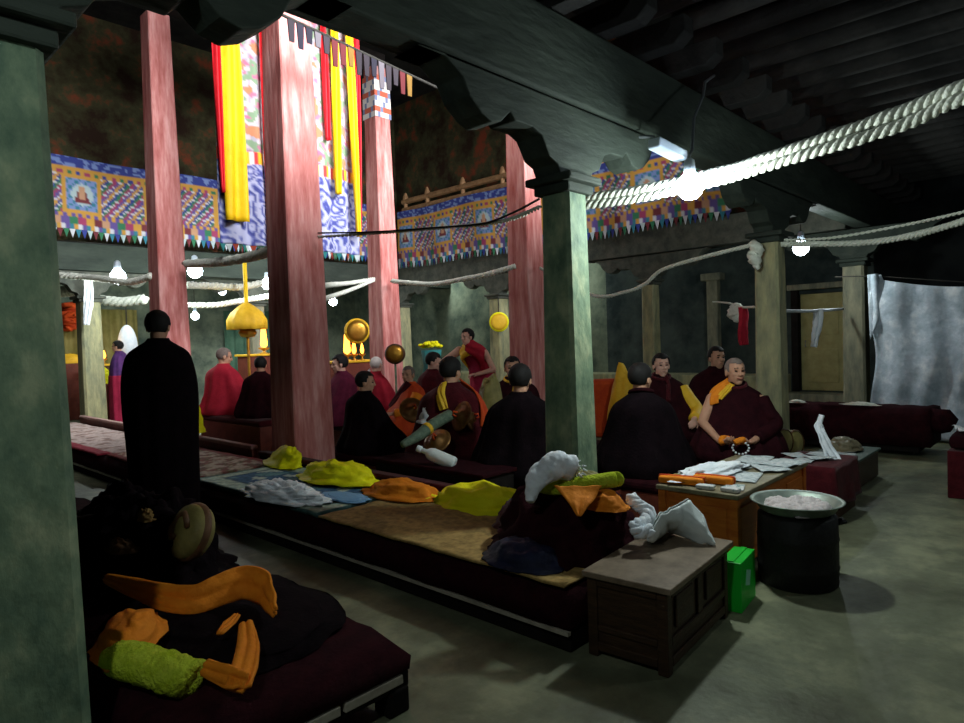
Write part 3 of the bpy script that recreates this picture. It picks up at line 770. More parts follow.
setp(o, 'white silk scarf dropped along the far side of the orange table', 'scarf')
def bundle(loc, size, rz, material, label, tie=True, name='wrapped_bundle'):
    t = thing(name, label, 'bundle', loc, rz)
    mb = MB(); mb.box((0, 0, size[2] / 2), size); mb.build('wrapping', material, t, bevel=size[2] * .3, sub=1)
    if tie:
        mb = MB(); mb.box((0, 0, size[2] / 2), (.02, size[1] + .006, size[2] + .006)); mb.build('ribbon', M_rust, t, bevel=.003)
    return t
bundle((3.86, 1.93, ptz), (.1, .28, .05), R(12), M_orange, 'orange wrapped bundle nearest the corner of the orange table')
bundle((3.99, 1.78, ptz), (.1, .26, .05), R(6), M_orange, 'orange wrapped bundle lying second from the table corner')
bundle((3.99, 2.0, ptz), (.09, .1, .03), R(20), M_olive, 'small olive wrapped bundle beside the orange bundles', False)
for i, (x, y, a) in enumerate(((3.81, 1.75, .1), (3.82, 1.6, -.1))):
    bundle((x, y, ptz), (.06, .11, .028), a, M_packet, ['white printed packet at the left front of the orange table', 'white printed packet near the right front corner of the orange table'][i], False, 'packet')

# low cabinet right of the table, with its things
C0 = Vector((6.32, 1.56, 0))
t = thing('low_cabinet', 'low dark drawer cabinet with a greenish top, beyond the black drum', 'cabinet', C0)
cw, cl, chh = .95, .42, .27
mb = MB(); mb.box((cw / 2, cl / 2, chh / 2), (cw - .02, cl - .02, chh - .02)); mb.build('body', M_chest, t, bevel=.006)
M_cabtop = mat('greenish_cabinet_top', (66, 84, 78), (90, 108, 100), 9, .5)
mb = MB(); mb.box((cw / 2, cl / 2, chh), (cw + .02, cl + .02, .022)); mb.build('top', M_cabtop, t, bevel=.004)
for zz in (.08, .19):
    mb = MB(); mb.box((-.002, cl / 2, zz), (.02, cl - .06, .08)); dr = mb.build('drawer', M_chest, t, bevel=.006)
    mb = MB(); mb.ell((-.02, cl / 2, zz), (.012, .012, .012), nu=10, nv=8); mb.build('knob', M_brass, dr)
    mb = MB(); mb.box((-.008, cl / 2, zz + .048), (.024, cl - .04, .012)); mb.build('pale_edge', M_pinkish, t)
for i, (x, y) in enumerate(((6.6, 1.72), (6.85, 1.8), (6.5, 1.88))):
    sheet(x, y, .285 + i * .004, .26, .19, i * .5, M_paper, 'newspaper', 'loose printed paper lying on the low drawer cabinet', 'paper', 30 + i, 'papers on the low cabinet')
o = heap((0, 0, 0), (.16, .13, .1), seed=33, amp=.16).build('cloth_bundle', M_tabletop, smooth=True); o.location = (6.95, 1.8, .297); setp(o, 'tan cloth bundle at the back of the low cabinet', 'bundle')
# maroon draped box between table and cabinet
t = thing('draped_box', 'dark maroon draped box between the orange table and the low cabinet', 'box', (5.62, 1.66, 0))
mb = MB(); mb.box((0, 0, .2), (.62, .42, .4)); mb.build('box', M_chest, t, bevel=.01)
def drape(u, v):
    a = u * 2 * math.pi; c, s_ = math.cos(a), math.sin(a); k = max(abs(c), abs(s_))
    f = min(1, v * 2); dn = max(0, v - .5) * 2
    x, y = c / k * .325 * f, s_ / k * .225 * f
    x += c * .03 * dn * (1 + .6 * math.sin(u * 50)); y += s_ * .03 * dn * (1 + .6 * math.sin(u * 43))
    return (x, y, .41 - .3 * dn)
mb = MB(); mb.grid(drape, 80, 16); mb.build('drape', M_maroon, t, smooth=True, solid=.008)
for i, (x, y) in enumerate(((5.5, 1.7), (5.66, 1.82), (5.78, 1.66), (5.6, 1.62))):
    sheet(x, y, .418 + i * .004, .2, .15, i * .8, M_paper, 'newspaper', 'printed paper lying on the maroon draped box', 'paper', 40 + i, 'papers on the draped box')
pts = [P(822, 415, d=5.35), P(819, 427, d=5.35), P(824, 440, d=5.3), P(831, 455, d=5.25), P(833, 462, d=5.22)]
o = ribbon(pts, [.05, .08, .13, .12], 3, .01).build('white_scarf', M_white, smooth=True, solid=.008, loc=pts[2]); setp(o, 'white scarf standing up and trailing over the end of the maroon draped box', 'scarf')

# long draped bench in front of the door and the sheet
t = thing('draped_bench', 'long bench under a dark maroon cover in front of the door and the bluish sheet', 'bench', (8.85, 2.2, 0))
mb = MB(); mb.box((0, 0, .2), (.62, 1.5, .3)); mb.build('base', M_dark, t, bevel=.01)
mb = MB(); n = 26; rings = []
for i in range(n + 1):
    y = -.86 + 1.7 * i / n; e = .02 * noise.noise(Vector((i * .6, 1, 4))); dn = .03 * noise.noise(Vector((i * .8, 7, 4)))
    rings.append([Vector((-.34 + dn, y, .12)), Vector((.34, y, .12)), Vector((.36, y, .45)), Vector((.3, y, .52 + e)), Vector((-.28, y, .53 + e)), Vector((-.36 + dn, y, .46 + e)), Vector((-.37 - dn, y, .3))])
mb.loft(rings); mb.build('cover', M_darkmaroon, t, smooth=True)
mb = MB(); mb.tube([(-.2, -.84, .42), (-.2, -.98, .4), (-.2, -1.06, .36)], [.12, .14, .08], 14); mb.build('bolster', M_darkmaroon, t, smooth=True)
for i, (px, py) in enumerate(((857, 414), (793, 411))):
    q = P(px, py, X=8.46); sc = (.1, .03)
    o = heap((0, 0, 0), (.05, .16 if i == 0 else .08, .03), seed=50 + i, amp=.25, n=24).build('white_scarf', M_rope, smooth=True); o.location = (8.62, q.y, .552)
    setp(o, ['small white scarf lying on the middle of the draped bench', 'small white scarf on the left end of the draped bench'][i], 'scarf')

# box at the right edge
t = thing('box_seat', 'dark maroon box with a red panel, cut by the right edge of the view', 'box', (6.64, .93, 0))
mb = MB(); mb.box((.35, -.45, .2), (.7, .9, .4)); mb.build('body', M_maroon, t, bevel=.01)
mb = MB(); mb.box((-.004, -.4, .2), (.012, .5, .16)); mb.build('red_panel', M_red, t, bevel=.004)
mb = MB(); mb.box((.35, -.45, .47), (.7, .9, .14)); mb.build('cushion', M_darkmaroon, t, bevel=.05, sub=1)
sheet(6.85, .7, .55, .3, .4, .3, M_whitepaper, 'white_paper', 'sheet of white paper on the maroon box at the right edge', 'paper', 61, amp=.03)
o = heap((0, 0, 0), (.1, .14, .1), seed=62, amp=.2).build('dark_cloth', M_darkmaroon, smooth=True); o.location = (7.15, .62, .55); setp(o, 'dark folded cloth on the box at the right edge', 'cloth')

# bluish sheet and its line
t = thing('hanging_sheet', 'large mottled bluish-white sheet hung up on the right', 'sheet', (9.8, 2.1, 0))
def shf(u, v):
    y = .06 - 3.4 * u; sg = .16 * math.sin(min(1, u * 1.6) * math.pi) + .1 * u
    zt = 2.1 - sg
    if u < .035: zt = 2.14
    dx = (.012 + .02 * v) * math.sin(u * 60 + 2 * noise.noise(Vector((u * 4, v * 2, 1)))) + .1 * noise.noise(Vector((u * 5, v * 3, 2)))
    return (dx - .1 * v, y + .03 * math.sin(v * 9), .03 + (zt - .03) * (1 - v))
mb = MB(); mb.grid(shf, 130, 50); mb.build('sheet', M_sheet, t, smooth=True, solid=.008)
mb = MB(); mb.tube([(0, .5, 2.16), (.0, .05, 2.13), (.0, -1.2, 1.92), (0, -3.4, 1.98)], .008, 6); mb.build('line', M_cord, t)
def flap(u, v): return (-.06 + .02 * math.sin(u * 7), .1 - .12 * u - .02 * v, 2.15 - (.55 + .3 * (1 - u)) * v)
mb = MB(); mb.grid(flap, 6, 20); mb.build('folded_edge', M_sheet, t, smooth=True, solid=.01)

# ================================================================== CLOTHS AND ROBES LEFT ON THE SEATS
def cloth(name, label, cat, c, rad, material, seed, amp=.18, freq=4., rz=0, n=44, skew=(0, 0)):
    o = heap((0, 0, 0), rad, seed, amp, freq, n=n, rz=rz, skew=skew).build(name, material, smooth=True); o.location = c
    return setp(o, label, cat)
RZ = .315
def on_surface(px, py, lift=0.):
    """the point of the heap or bed that this measured point of the photo lies on"""
    dg = bpy.context.evaluated_depsgraph_get(); dg.update()
    v = (P(px, py, d=1) - Vector((0, 0, CAMH))).normalized()
    ok, loc, nrm, *_ = SC.ray_cast(dg, Vector((0, 0, CAMH)) + v * .3, v)
    return loc + nrm * lift
def on(px, py, z=RZ): return P(px, py, z=z)
cloth('yellow_cloth', 'lemon yellow cloth folded up at the foot of the thick red column', 'cloth', on(282, 464, .32), (.1, .28, .16), M_yellow, 3, .2, 3, rz=R(-10), skew=(.3, -.7))
cloth('yellow_cloth', 'lemon yellow cloth on the far edge of the blue rug', 'cloth', on(338, 480, .33), (.15, .34, .15), M_yellow, 4, .2, 3.4, rz=R(8))
cloth('orange_cloth', 'orange folded cloth on the platform edge right of the blue rug', 'cloth', on(404, 495, .32), (.14, .3, .11), M_orange, 5, .14, 3, rz=R(10))
cloth('yellow_cloth', 'small lime-yellow cloth corner under the orange folded cloth', 'cloth', on(424, 500, .30), (.08, .14, .05), M_yellow, 6, .2, 4)
cloth('yellow_cloth', 'large crumpled yellow cloth on the tan blanket', 'cloth', on(482, 507, .30), (.16, .32, .14), M_yellow, 8, .22, 3.2, rz=R(14))
cloth('white_scarf', 'fluffy white scarf crumpled on the blue rug', 'scarf', on(284, 496, .32), (.14, .34, .09), M_white, 9, .3, 7, rz=R(6))
cloth('grey_scarf', 'small pale teal cloth lying flat on the blue rug', 'cloth', on(345, 497, .318), (.1, .2, .015), M_bluecloth, 10, .15, 4)
# robe pile at the platform's near end
cloth('maroon_robe', 'big dark maroon robe pile on the near end of the platform', 'robe', (2.93, 2.16, .295), (.33, .36, .37), M_darkmaroon, 11, .14, 4.5, n=64)
cloth('maroon_robe', 'maroon robe fold lying left of the big robe pile, behind the navy pouch', 'robe', (3.05, 2.5, .295), (.17, .2, .22), M_maroon, 12, .16, 4)
cloth('navy_pouch', 'shiny navy cloth pouch on the tan blanket', 'pouch', P(524, 561, z=.31), (.13, .2, .11), M_navy, 13, .1, 3, rz=R(2))
def strip(name, label, cat, pts, w, material, seed, amp=.012, th=.012, side=None, curl=0):
    o = ribbon(pts, w, seed, amp, side=side, curl=curl).build(name, material, smooth=True, solid=th, loc=pts[0]); return setp(o, label, cat)
rd = 3.02
strip('orange_cloth', 'orange cloth corner hanging in a point from the robe pile under the lime roll', 'cloth', [P(578, 486, d=3.3), P(579, 495, d=3.26), P(579, 505, d=3.2), P(579, 516, d=3.16)], [.24, .17, .09, .01], M_orange, 2, .004, .008, side=_r)
cloth('orange_cloth', 'bright orange crumpled cloth on the robe pile, right of the hanging orange corner', 'cloth', P(606, 503, d=3.36) - Vector((0, 0, .02)), (.08, .1, .08), M_orange, 15, .12, 3)
t = thing('lime_roll', 'lime green rolled fleece on top of the maroon robe pile', 'rolled cloth', P(580, 482, d=3.42))
pl = [P(541, 488, d=3.5), P(560, 487, d=3.46), P(590, 483, d=3.42), P(617, 479, d=3.4)]
mb = MB(); q = catmull(pl, 8); mb.tube([p - P(580, 482, d=3.42) for p in q], [.03 + .018 * min(1, i / 6, (len(q) - 1 - i) / 2 + .5) + .004 * noise.noise(Vector((i, 0, 0))) for i in range(len(q))], 16, flat=.85); mb.build('roll', M_lime, t, smooth=True)
e = q[-1] - P(580, 482, d=3.42); mb = MB(); mb.ell(e, (.02, .042, .04)); mb.build('roll_end', M_lime, t, smooth=True)
cloth('olive_cloth', 'dull olive cloth tuck between the white scarf and the green pillar', 'cloth', P(587, 477, d=3.6) - Vector((0, 0, .02)), (.08, .09, .05), M_olive, 16, .12)
t = thing('white_scarf', 'thick fluffy white scarf curled over the left end of the lime roll', 'scarf', P(556, 480, d=3.46))
o0 = P(556, 480, d=3.46)
q = catmull([P(530, 502, d=3.3), P(533, 488, d=3.34), P(543, 474, d=3.38), P(558, 466, d=3.42), P(575, 469, d=3.44)], 8)
q = catmull(q, 3)
mb = MB(); mb.tube([p - o0 for p in q], [(.02 + .05 * min(1, i / 60)) * (1 if i < len(q) - 6 else .8) for i in range(len(q))], 36); mb.v = [v + (v.normalized() if v.length else v) * (.02 * noise.noise(v * 16) + .007 * noise.noise(v * 40)) for v in mb.v]; mb.build('scarf_body', M_white, t, smooth=True)
mb = MB()
for i in range(16):
    a = q[-1] - o0 + Vector((random.uniform(-.02, .02), random.uniform(-.05, .05), random.uniform(-.04, .05))); mb.tube([a, a + _r * .022 + Vector((0, 0, random.uniform(-.03, .01)))], [.008, .003], 6)
mb.build('fringe', M_white, t, smooth=True)

# white bag and twisted scarf behind the chest
t = thing('plastic_bag', 'white plastic bag slumped over the back edge of the chest', 'bag', P(685, 535, z=.39))
o0 = P(685, 535, z=.39)
def bagf(u, v):
    # an open slumped sheet of film: the two handles stand up
    a = [P(647, 540, d=3.18), P(662, 513, d=3.28), P(680, 507, d=3.36), P(690, 499, d=3.38), P(703, 515, d=3.36), P(712, 538, d=3.34)]
    b = [P(650, 541, z=.395), P(668, 533, z=.395), P(680, 537, z=.395), P(692, 541, z=.395), P(702, 543, z=.395), P(712, 545, z=.395)]
    k = u * 5; i = min(4, int(k)); f = k - i
    p = a[i].lerp(a[i + 1], f).lerp(b[i].lerp(b[i + 1], f), v)
    return p - o0 - _f * (.05 * math.sin(math.pi * v)) + Vector((0, 0, 1)) * wrinkle(p, 12, .012, 3)
mb = MB(); mb.grid(bagf, 40, 16); mb.build('film', M_plastic, t, smooth=True, solid=.004)
def bagb(u, v):
    p = Vector(bagf(u, v)); return p + _f * (.10 * math.sin(math.pi * v) + .03) 
mb = MB(); mb.grid(bagb, 40, 16); mb.build('back_film', M_plastic, t, smooth=True, solid=.004)
rope('white_scarf', [P(630, 497, d=3.42), P(638, 505, d=3.38), P(648, 512, d=3.34), P(646, 522, d=3.28), P(634, 527, d=3.22), P(640, 533, d=3.2), P(652, 530, d=3.2)], .032, 'twisted white scarf between the robe pile and the plastic bag', 'scarf', 3, .12, M_white)

# on the near bed
def onb(px, py, z=.32): return P(px, py, z=z)
cloth('black_cloak', 'dark cloak heaped at the far end of the near bed beside the green pillar', 'cloak', P(140, 570, z=.29), (.32, .5, .4), M_black, 17, .17, 5.5, n=72)
cloth('black_cloak', 'black robe spread under the orange sash on the near bed', 'robe', P(225, 615, z=.29), (.34, .5, .07), M_black, 18, .08, 3.5, n=60)
cloth('orange_cloth', 'patch of orange cloth beside the green pillar below the dark cloak', 'cloth', P(92, 562, z=.3), (.08, .14, .1), M_orange, 19)
cloth('yellow_cloth', 'small lemon yellow cloth tip beside the green pillar', 'cloth', P(90, 577, z=.3), (.05, .06, .05), M_yellow, 20)
zz = .42
strip('orange_scarf', 'long orange sash curving over the black robe on the near bed', 'sash', [P(105, 578, z=.44), P(135, 588, z=.42), P(165, 597, z=.41), P(195, 599, z=.41), P(222, 589, z=.43), P(245, 582, z=.44), P(262, 588, z=.43), P(271, 603, z=.41), P(274, 612, z=.40)], [.03, .08, .11, .12, .13, .14, .13, .08, .04], M_orange, 3, .006, .012, side=_u2 * .85 + _f * .5)
strip('orange_cloth', 'L-shaped orange cloth edge hanging down the near side of the black robe', 'sash', [P(246, 622, z=.385), P(248, 645, z=.375), P(244, 668, z=.365), P(238, 688, z=.35)], [.05, .075, .085, .08], M_orange, 4, .004, .012, side=_r)
strip('orange_cloth', 'short orange strip lying beside the lime cloth on the near bed', 'sash', [P(246, 683, z=.36), P(225, 676, z=.36), P(205, 667, z=.36)], [.06, .07, .05], M_orange, 5, .004, .012, side=_u2 * .85 + _f * .5)
cloth('orange_cloth', 'crumpled orange cloth behind the lime cloth on the near bed', 'cloth', P(130, 640, z=.36), (.1, .2, .09), M_orange, 22, .12, 3, rz=R(-30))
t = thing('lime_cloth', 'lime green fleece cloth rolled up on the near bed by the green pillar', 'cloth', P(155, 676, z=.36)); o0 = P(155, 676, z=.36)
q = catmull([P(112, 655, d=2.34), P(135, 662, d=2.3), P(165, 671, d=2.26), P(193, 680, d=2.22)], 16)
mb = MB(); mb.tube([p - o0 for p in q], [.055 + .02 * min(1, i / 10) - (.03 if i == len(q) - 1 else 0) for i in range(len(q))], 48, flat=.8); mb.v = [v + v.normalized() * (.012 * noise.noise(v * 30) + .008 * noise.noise(v * 60)) for v in mb.v]; mb.build('roll', M_lime, t, smooth=True)
strip('orange_cloth', 'small orange tip poking out of the black robe beside the hanging orange edge', 'cloth', [P(237, 615, z=.385), P(229, 624, z=.385), P(220, 634, z=.38)], [.02, .05, .02], M_orange, 6, .004, .01, side=_r)
# olive round drum with a brown rim, on the near bed
t = thing('hand_drum', 'round olive and brown hand drum lying among the dark robes', 'drum', on_surface(186, 545, .03) + Vector((0, 0, .05)))
ax = (-_f * .75 - _r * .55 + Vector((0, 0, .35))).normalized(); rm = ax.to_track_quat('Z', 'Y').to_matrix()
mb = MB(); mb.lathe([(.02, .055), (.09, .05), (.125, .03), (.135, 0), (.125, -.05), (.1, -.07), (.02, -.075)], 28, (0, 0, 0), rm); mb.build('shell', M_olive, t, smooth=True)
mb = MB(); mb.lathe([(.132, .01), (.142, .0), (.142, -.02), (.132, -.03)], 28, (0, 0, 0), rm, cap=False); mb.build('rim', M_brown, t, smooth=True)
mb = MB(); mb.tube([rm @ Vector((.06 * math.cos(a), .06 * math.sin(a) + .02, .055 + .012 * math.sin(a * 2))) for a in [i * .5 for i in range(10)]], .014, 8); mb.build('strap', M_brown, t, smooth=True)
cloth('grey_cloth', 'small pale grey cloth tip high on the dark cloak heap', 'cloth', on_surface(155, 484), (.05, .1, .035), M_pinkish, 41, .2)
cloth('tan_cloth', 'small tan cloth tip on the right side of the dark cloak heap', 'cloth', on_surface(146, 520), (.03, .045, .05), M_brownrug, 42, .2)
cloth('brown_cloth', 'brown cloth fold low on the dark cloak heap', 'cloth', on_surface(122, 549), (.05, .09, .05), M_brown, 43, .15)
# ------------------------------------------------------------------ dais under the seated rows, beyond the plank
def seatbox(label, c, size, material=M_maroon, group=None):
    t = thing('seat_dais', label, 'dais', c, group=group)
    mb = MB(); mb.box((0, 0, (size[2] - .08) / 2), (size[0], size[1], size[2] - .08)); mb.build('base', M_redbrown, t, bevel=.01)
    mb = MB(); mb.box((0, 0, size[2] - .04), (size[0] + .02, size[1] + .02, .08)); mb.build('cushion', material, t, bevel=.03)
    return t
seatbox('low dark dais under the row of monks seen from behind', (4.4, 4.6, 0), (.8, 3.6, .3), M_darkmaroon)
seatbox('low dark dais under the facing row of monks', (5.8, 5.5, 0), (.8, 3.6, .3), M_darkmaroon)
seatbox('red-brown bench box under the crimson-shawled monk', (4.35, 8.4, 0), (.76, 1.7, .55), M_maroon)
seatbox('low dais for the monks beyond the orange table', (5.65, 2.72, 0), (2.2, .8, .3), M_darkmaroon)
seatbox('low dais for the two monks near the pale pillar', (7.0, 3.55, 0), (2.0, .8, .32), M_darkmaroon)
seatbox('low dais in the middle of the hall under the pale-headed monk', (5.95, 8.4, 0), (1.4, 1.6, .34), M_maroon)
seatbox('small dais behind the facing row, under the person with the white shoulder cloth', (6.62, 7.1, 0), (.7, .9, .3), M_maroon)
t = thing('storage_box', 'low dark box behind the maroon plank, under the white bottle and the brocade roll', 'box', (3.7, 4.0, 0))
mb = MB(); mb.box((0, 0, .21), (.36, 1.3, .42)); mb.build('body', M_dark, t, bevel=.01)
mb = MB(); mb.box((0, 0, .435), (.4, 1.34, .03)); mb.build('lid', M_darkmaroon, t, bevel=.008)

# ================================================================== LAMPS AND DAYLIGHT
W = bpy.data.worlds.new('world'); SC.world = W; W.use_nodes = True
W.node_tree.nodes['Background'].inputs[0].default_value = (.5, .6, .75, 1); W.node_tree.nodes['Background'].inputs[1].default_value = .02
la = bpy.data.lights.new('daylight', 'AREA'); la.shape = 'RECTANGLE'; la.size = WX1 - WX0 - .1; la.size_y = WZ1 - WZ0 - .1
la.energy = 500; la.color = (.95, .97, 1.0); la.spread = R(66)
lo = bpy.data.objects.new('window_daylight', la); COL.objects.link(lo); lo.location = ((WX0 + WX1) / 2, AY0 - .12, (WZ0 + WZ1) / 2)
lo.rotation_euler = (R(90 - 14), 0, 0)

def point(loc, e, col=(.86, .98, .93), r=.05):
    l = bpy.data.lights.new('lamp_light', 'POINT'); l.energy = e; l.color = col; l.shadow_soft_size = r
    o = bpy.data.objects.new('lamp_light', l); COL.objects.link(o); o.location = loc; return o
def bulb(loc, r, e, label, cord_top, small=False, group=None, cordpath=None, cm=None, cr=.006, light_off=(0, 0, -.16)):
    t = thing('light_bulb', label, 'bulb', loc, group=group)
    mb = MB(); mb.lathe([(.004, -r), (r * .5, -r * .86), (r * .87, -r * .5), (r, 0), (r * .87, r * .5), (r * .55, r * .86), (r * .42, r * 1.1)], 20)
    mb.build('bulb_glass', M_bulbsmall if small else M_bulb, t, smooth=True)
    mb = MB(); mb.lathe([(r * .42, r * 1.05), (r * .45, r * 1.3), (r * .38, r * 2), (r * .12, r * 2.2)], 14); mb.build('socket', M_lampshade, t, smooth=True)
    mb = MB(); mb.tube(cordpath or [(0, 0, r * 2.1), (0, 0, cord_top - loc[2])], cr, 6); mb.build('cord', cm or M_cord, t)
    if e: 
        q = point(Vector(loc) + Vector(light_off) * (r / .09), e); 
    return t
B1 = P(690, 187, d=4.25)
top = P(716, 50, Y=2.3) - B1
bulb(B1, .085, 78, 'brightest near bulb hanging beside the twisted white rope', 3.8, cordpath=[Vector((0, 0, .2)), P(692, 150, d=4.35) - B1, P(694, 118, d=4.6) - B1, P(703, 96, d=4.85) - B1, P(705, 82, d=5.1) - B1, P(715, 75, d=5.3) - B1, top], light_off=(0, -.03, -.17), cm=M_metal, cr=.011)

# assumed lamps, added out of view behind and beside the camera
bulb(Vector((5.6, -1.05, 2.95)), .08, 34, 'assumed unseen bulb hanging in the near aisle behind the camera, towards the door end', 3.75)  # unseen, added to light the table side, rope and other near faces
bulb(Vector((-.5, .8, 3.0)), .08, 44, 'assumed unseen bulb hanging in the near aisle behind the camera, at the dark end', 3.75)  # unseen, added to brighten the left pillar and the near bed
# the other bulbs one sees
for (px, py, kw, r, e, lab, ct) in (
    (801, 248, dict(Y=2.85), .1, 44, 'bulb hanging in front of the yellowed door', 3.75),
    (118, 277, dict(Y=11.4), .12, 80, 'bulb between the green pillar and the left red column, above the far shrine', 2.85),
    (195, 271, dict(Y=11.8), .13, 70, 'bulb just right of the left red column', 2.95),
    (267, 284, dict(Y=12.2), .11, 40, 'bulb hanging beside the left edge of the thick red column', 2.86),
    (222, 291, dict(Y=14.2), .09, 12, 'small bulb below and right of the bulb by the left red column', 3.7),
    (195, 316, dict(Y=15.4), .09, 10, 'lowest small bulb, right of the left red column', 3.7),
    (333, 302, dict(Y=14.2), .1, 12, 'small far bulb right of the thick red column', 3.7)):
    b_ = P(px, py, **kw); bulb(b_, r, e, lab, ct, True)

bulb(Vector((11.75, 9.2, 3.35)), .08, 70, 'added unseen bulb behind the beam, brightening the far right bay', 3.85)  # unseen bulbs added above the beams to brighten the far walls
bulb(Vector((11.75, 12.9, 3.35)), .08, 50, 'added unseen bulb behind the beam, brightening the far corner bay', 3.85)
bulb(Vector((4.6, 15.2, 3.35)), .08, 60, 'added unseen bulb behind the beam, brightening the far shrine', 3.85)

# ================================================================== PEOPLE
def remeshed(mb, name, material, parent, voxel=.0075, smooth_it=3):
    me = bpy.data.meshes.new('tmp'); me.from_pydata([tuple(v) for v in mb.v], [], mb.f)
    o = bpy.data.objects.new('tmp', me); COL.objects.link(o)
    bm = bmesh.new(); bm.from_mesh(me); bmesh.ops.recalc_face_normals(bm, faces=bm.faces); bm.to_mesh(me); bm.free()
    r_ = o.modifiers.new('r', 'REMESH'); r_.mode = 'VOXEL'; r_.voxel_size = voxel
    s_ = o.modifiers.new('s', 'SMOOTH'); s_.iterations = smooth_it; s_.factor = .5
    dg = bpy.context.evaluated_depsgraph_get(); dg.update()
    me2 = bpy.data.meshes.new_from_object(o.evaluated_get(dg)); me2.name = name
    bpy.data.objects.remove(o)
    me2.materials.clear(); me2.materials.append(material)
    me2.polygons.foreach_set('use_smooth', [True] * len(me2.polygons))
    b = bpy.data.objects.new(name, me2); COL.objects.link(b)
    if parent is not None: b.parent = parent
    return b

def head_parts(mb, hc, hr):
    """a head looking along local +x: skull, jaw, brow, nose, lips, ears"""
    T = lambda p: hc + hr @ Vector(p)
    mb.ell(T((-.012, 0, .028)), (.096, .077, .09), hr, 20, 14)
    mb.ell(T((.018, 0, -.035)), (.07, .06, .078), hr, 18, 12)
    mb.ell(T((.05, 0, -.088)), (.03, .032, .026), hr, 12, 8)
    mb.ell(T((.056, .036, -.02)), (.024, .022, .022), hr, 10, 8); mb.ell(T((.056, -.036, -.02)), (.024, .022, .022), hr, 10, 8)
    mb.cap(T((.078, -.032, .028)), T((.078, .032, .028)), .013, n=8)
    mb.cap(T((.085, 0, .018)), T((.1, 0, -.022)), .010, .014, 8)
    mb.cap(T((.092, -.013, -.028)), T((.092, .013, -.028)), .009, n=8)
    mb.cap(T((.078, -.02, -.058)), T((.078, .02, -.058)), .011, n=8)
    for s in (-1, 1):
        mb.ell(T((-.006, s * .08, -.008)), (.02, .009, .034), hr, 10, 8)

def hand_parts(mb, w, d, n, s=1, curl=.5):
    """palm, four bent fingers of different lengths and a thumb from the palm's side; d: along the hand, n: the way the palm faces"""
    d = Vector(d).normalized(); n = Vector(n); n = (n - d * n.dot(d)).normalized(); sd = d.cross(n) * s
    w = Vector(w); ctr = w + d * .05
    M = Matrix((d, sd, n)).transposed()
    mb.ell(ctr, (.052, .041, .017), M, 12, 8); mb.cap(w, ctr, .024, .022, 8)
    for i, ln in enumerate((.066, .076, .071, .056)):
        off = (-.03 + .02 * i); b = ctr + d * (.036 - abs(i - 1.3) * .004) + sd * off
        d1 = (d * math.cos(curl) + n * math.sin(curl)).normalized(); d2 = (d * math.cos(curl * 2.1) + n * math.sin(curl * 2.1)).normalized()
        m1 = b + d1 * ln * .55; mb.cap(ctr + sd * off * .7, b, .0105, .0095, 7); mb.cap(b, m1, .0092, .0085, 7); mb.cap(m1, m1 + d2 * ln * .5, .0085, .0072, 7)
    tb = w + d * .022 - sd * .03; t1 = tb + (d * .6 - sd * .7 + n * .3).normalized() * .038
    mb.cap(w + d * .02, tb, .016, .013, 7); mb.cap(tb, t1, .0125, .0105, 7); mb.cap(t1, t1 + (d * .85 - sd * .1 + n * .45).normalized() * .03, .0105, .0085, 7)

SEATED = [(.10, 0, .0, .34, .41), (.11, 0, .07, .36, .43), (.10, 0, .17, .31, .40), (.06, 0, .28, .235, .34), (.025, 0, .40, .185, .295), (.0, 0, .5, .155, .262), (-.01, 0, .56, .132, .222), (-.01, 0, .605, .105, .155), (.0, 0, .64, .082, .098), (.012, 0, .665, .072, .08)]
SEATED_N = [(a * .95, b, c, d * .92, e * (.93 - .0 * c)) for a, b, c, d, e in SEATED]
STANDING = [(.0, 0, .03, .2, .25), (.0, 0, .35, .205, .26), (0, 0, .7, .2, .27), (0, 0, .95, .195, .285), (0, 0, 1.15, .18, .285), (-.005, 0, 1.3, .155, .262), (-.01, 0, 1.38, .13, .225), (-.01, 0, 1.43, .105, .155), (0, 0, 1.465, .082, .098), (.012, 0, 1.49, .072, .08)]
BEND = [(-.25, 0, .0, .2, .25), (-.25, 0, .35, .2, .24), (-.25, 0, .7, .19, .22), (-.22, 0, .9, .175, .21), (-.12, 0, 1.06, .14, .195), (0, 0, 1.18, .13, .21), (.08, 0, 1.25, .12, .2), (.13, 0, 1.3, .1, .14), (.165, 0, 1.345, .075, .085), (.18, 0, 1.37, .066, .07)]
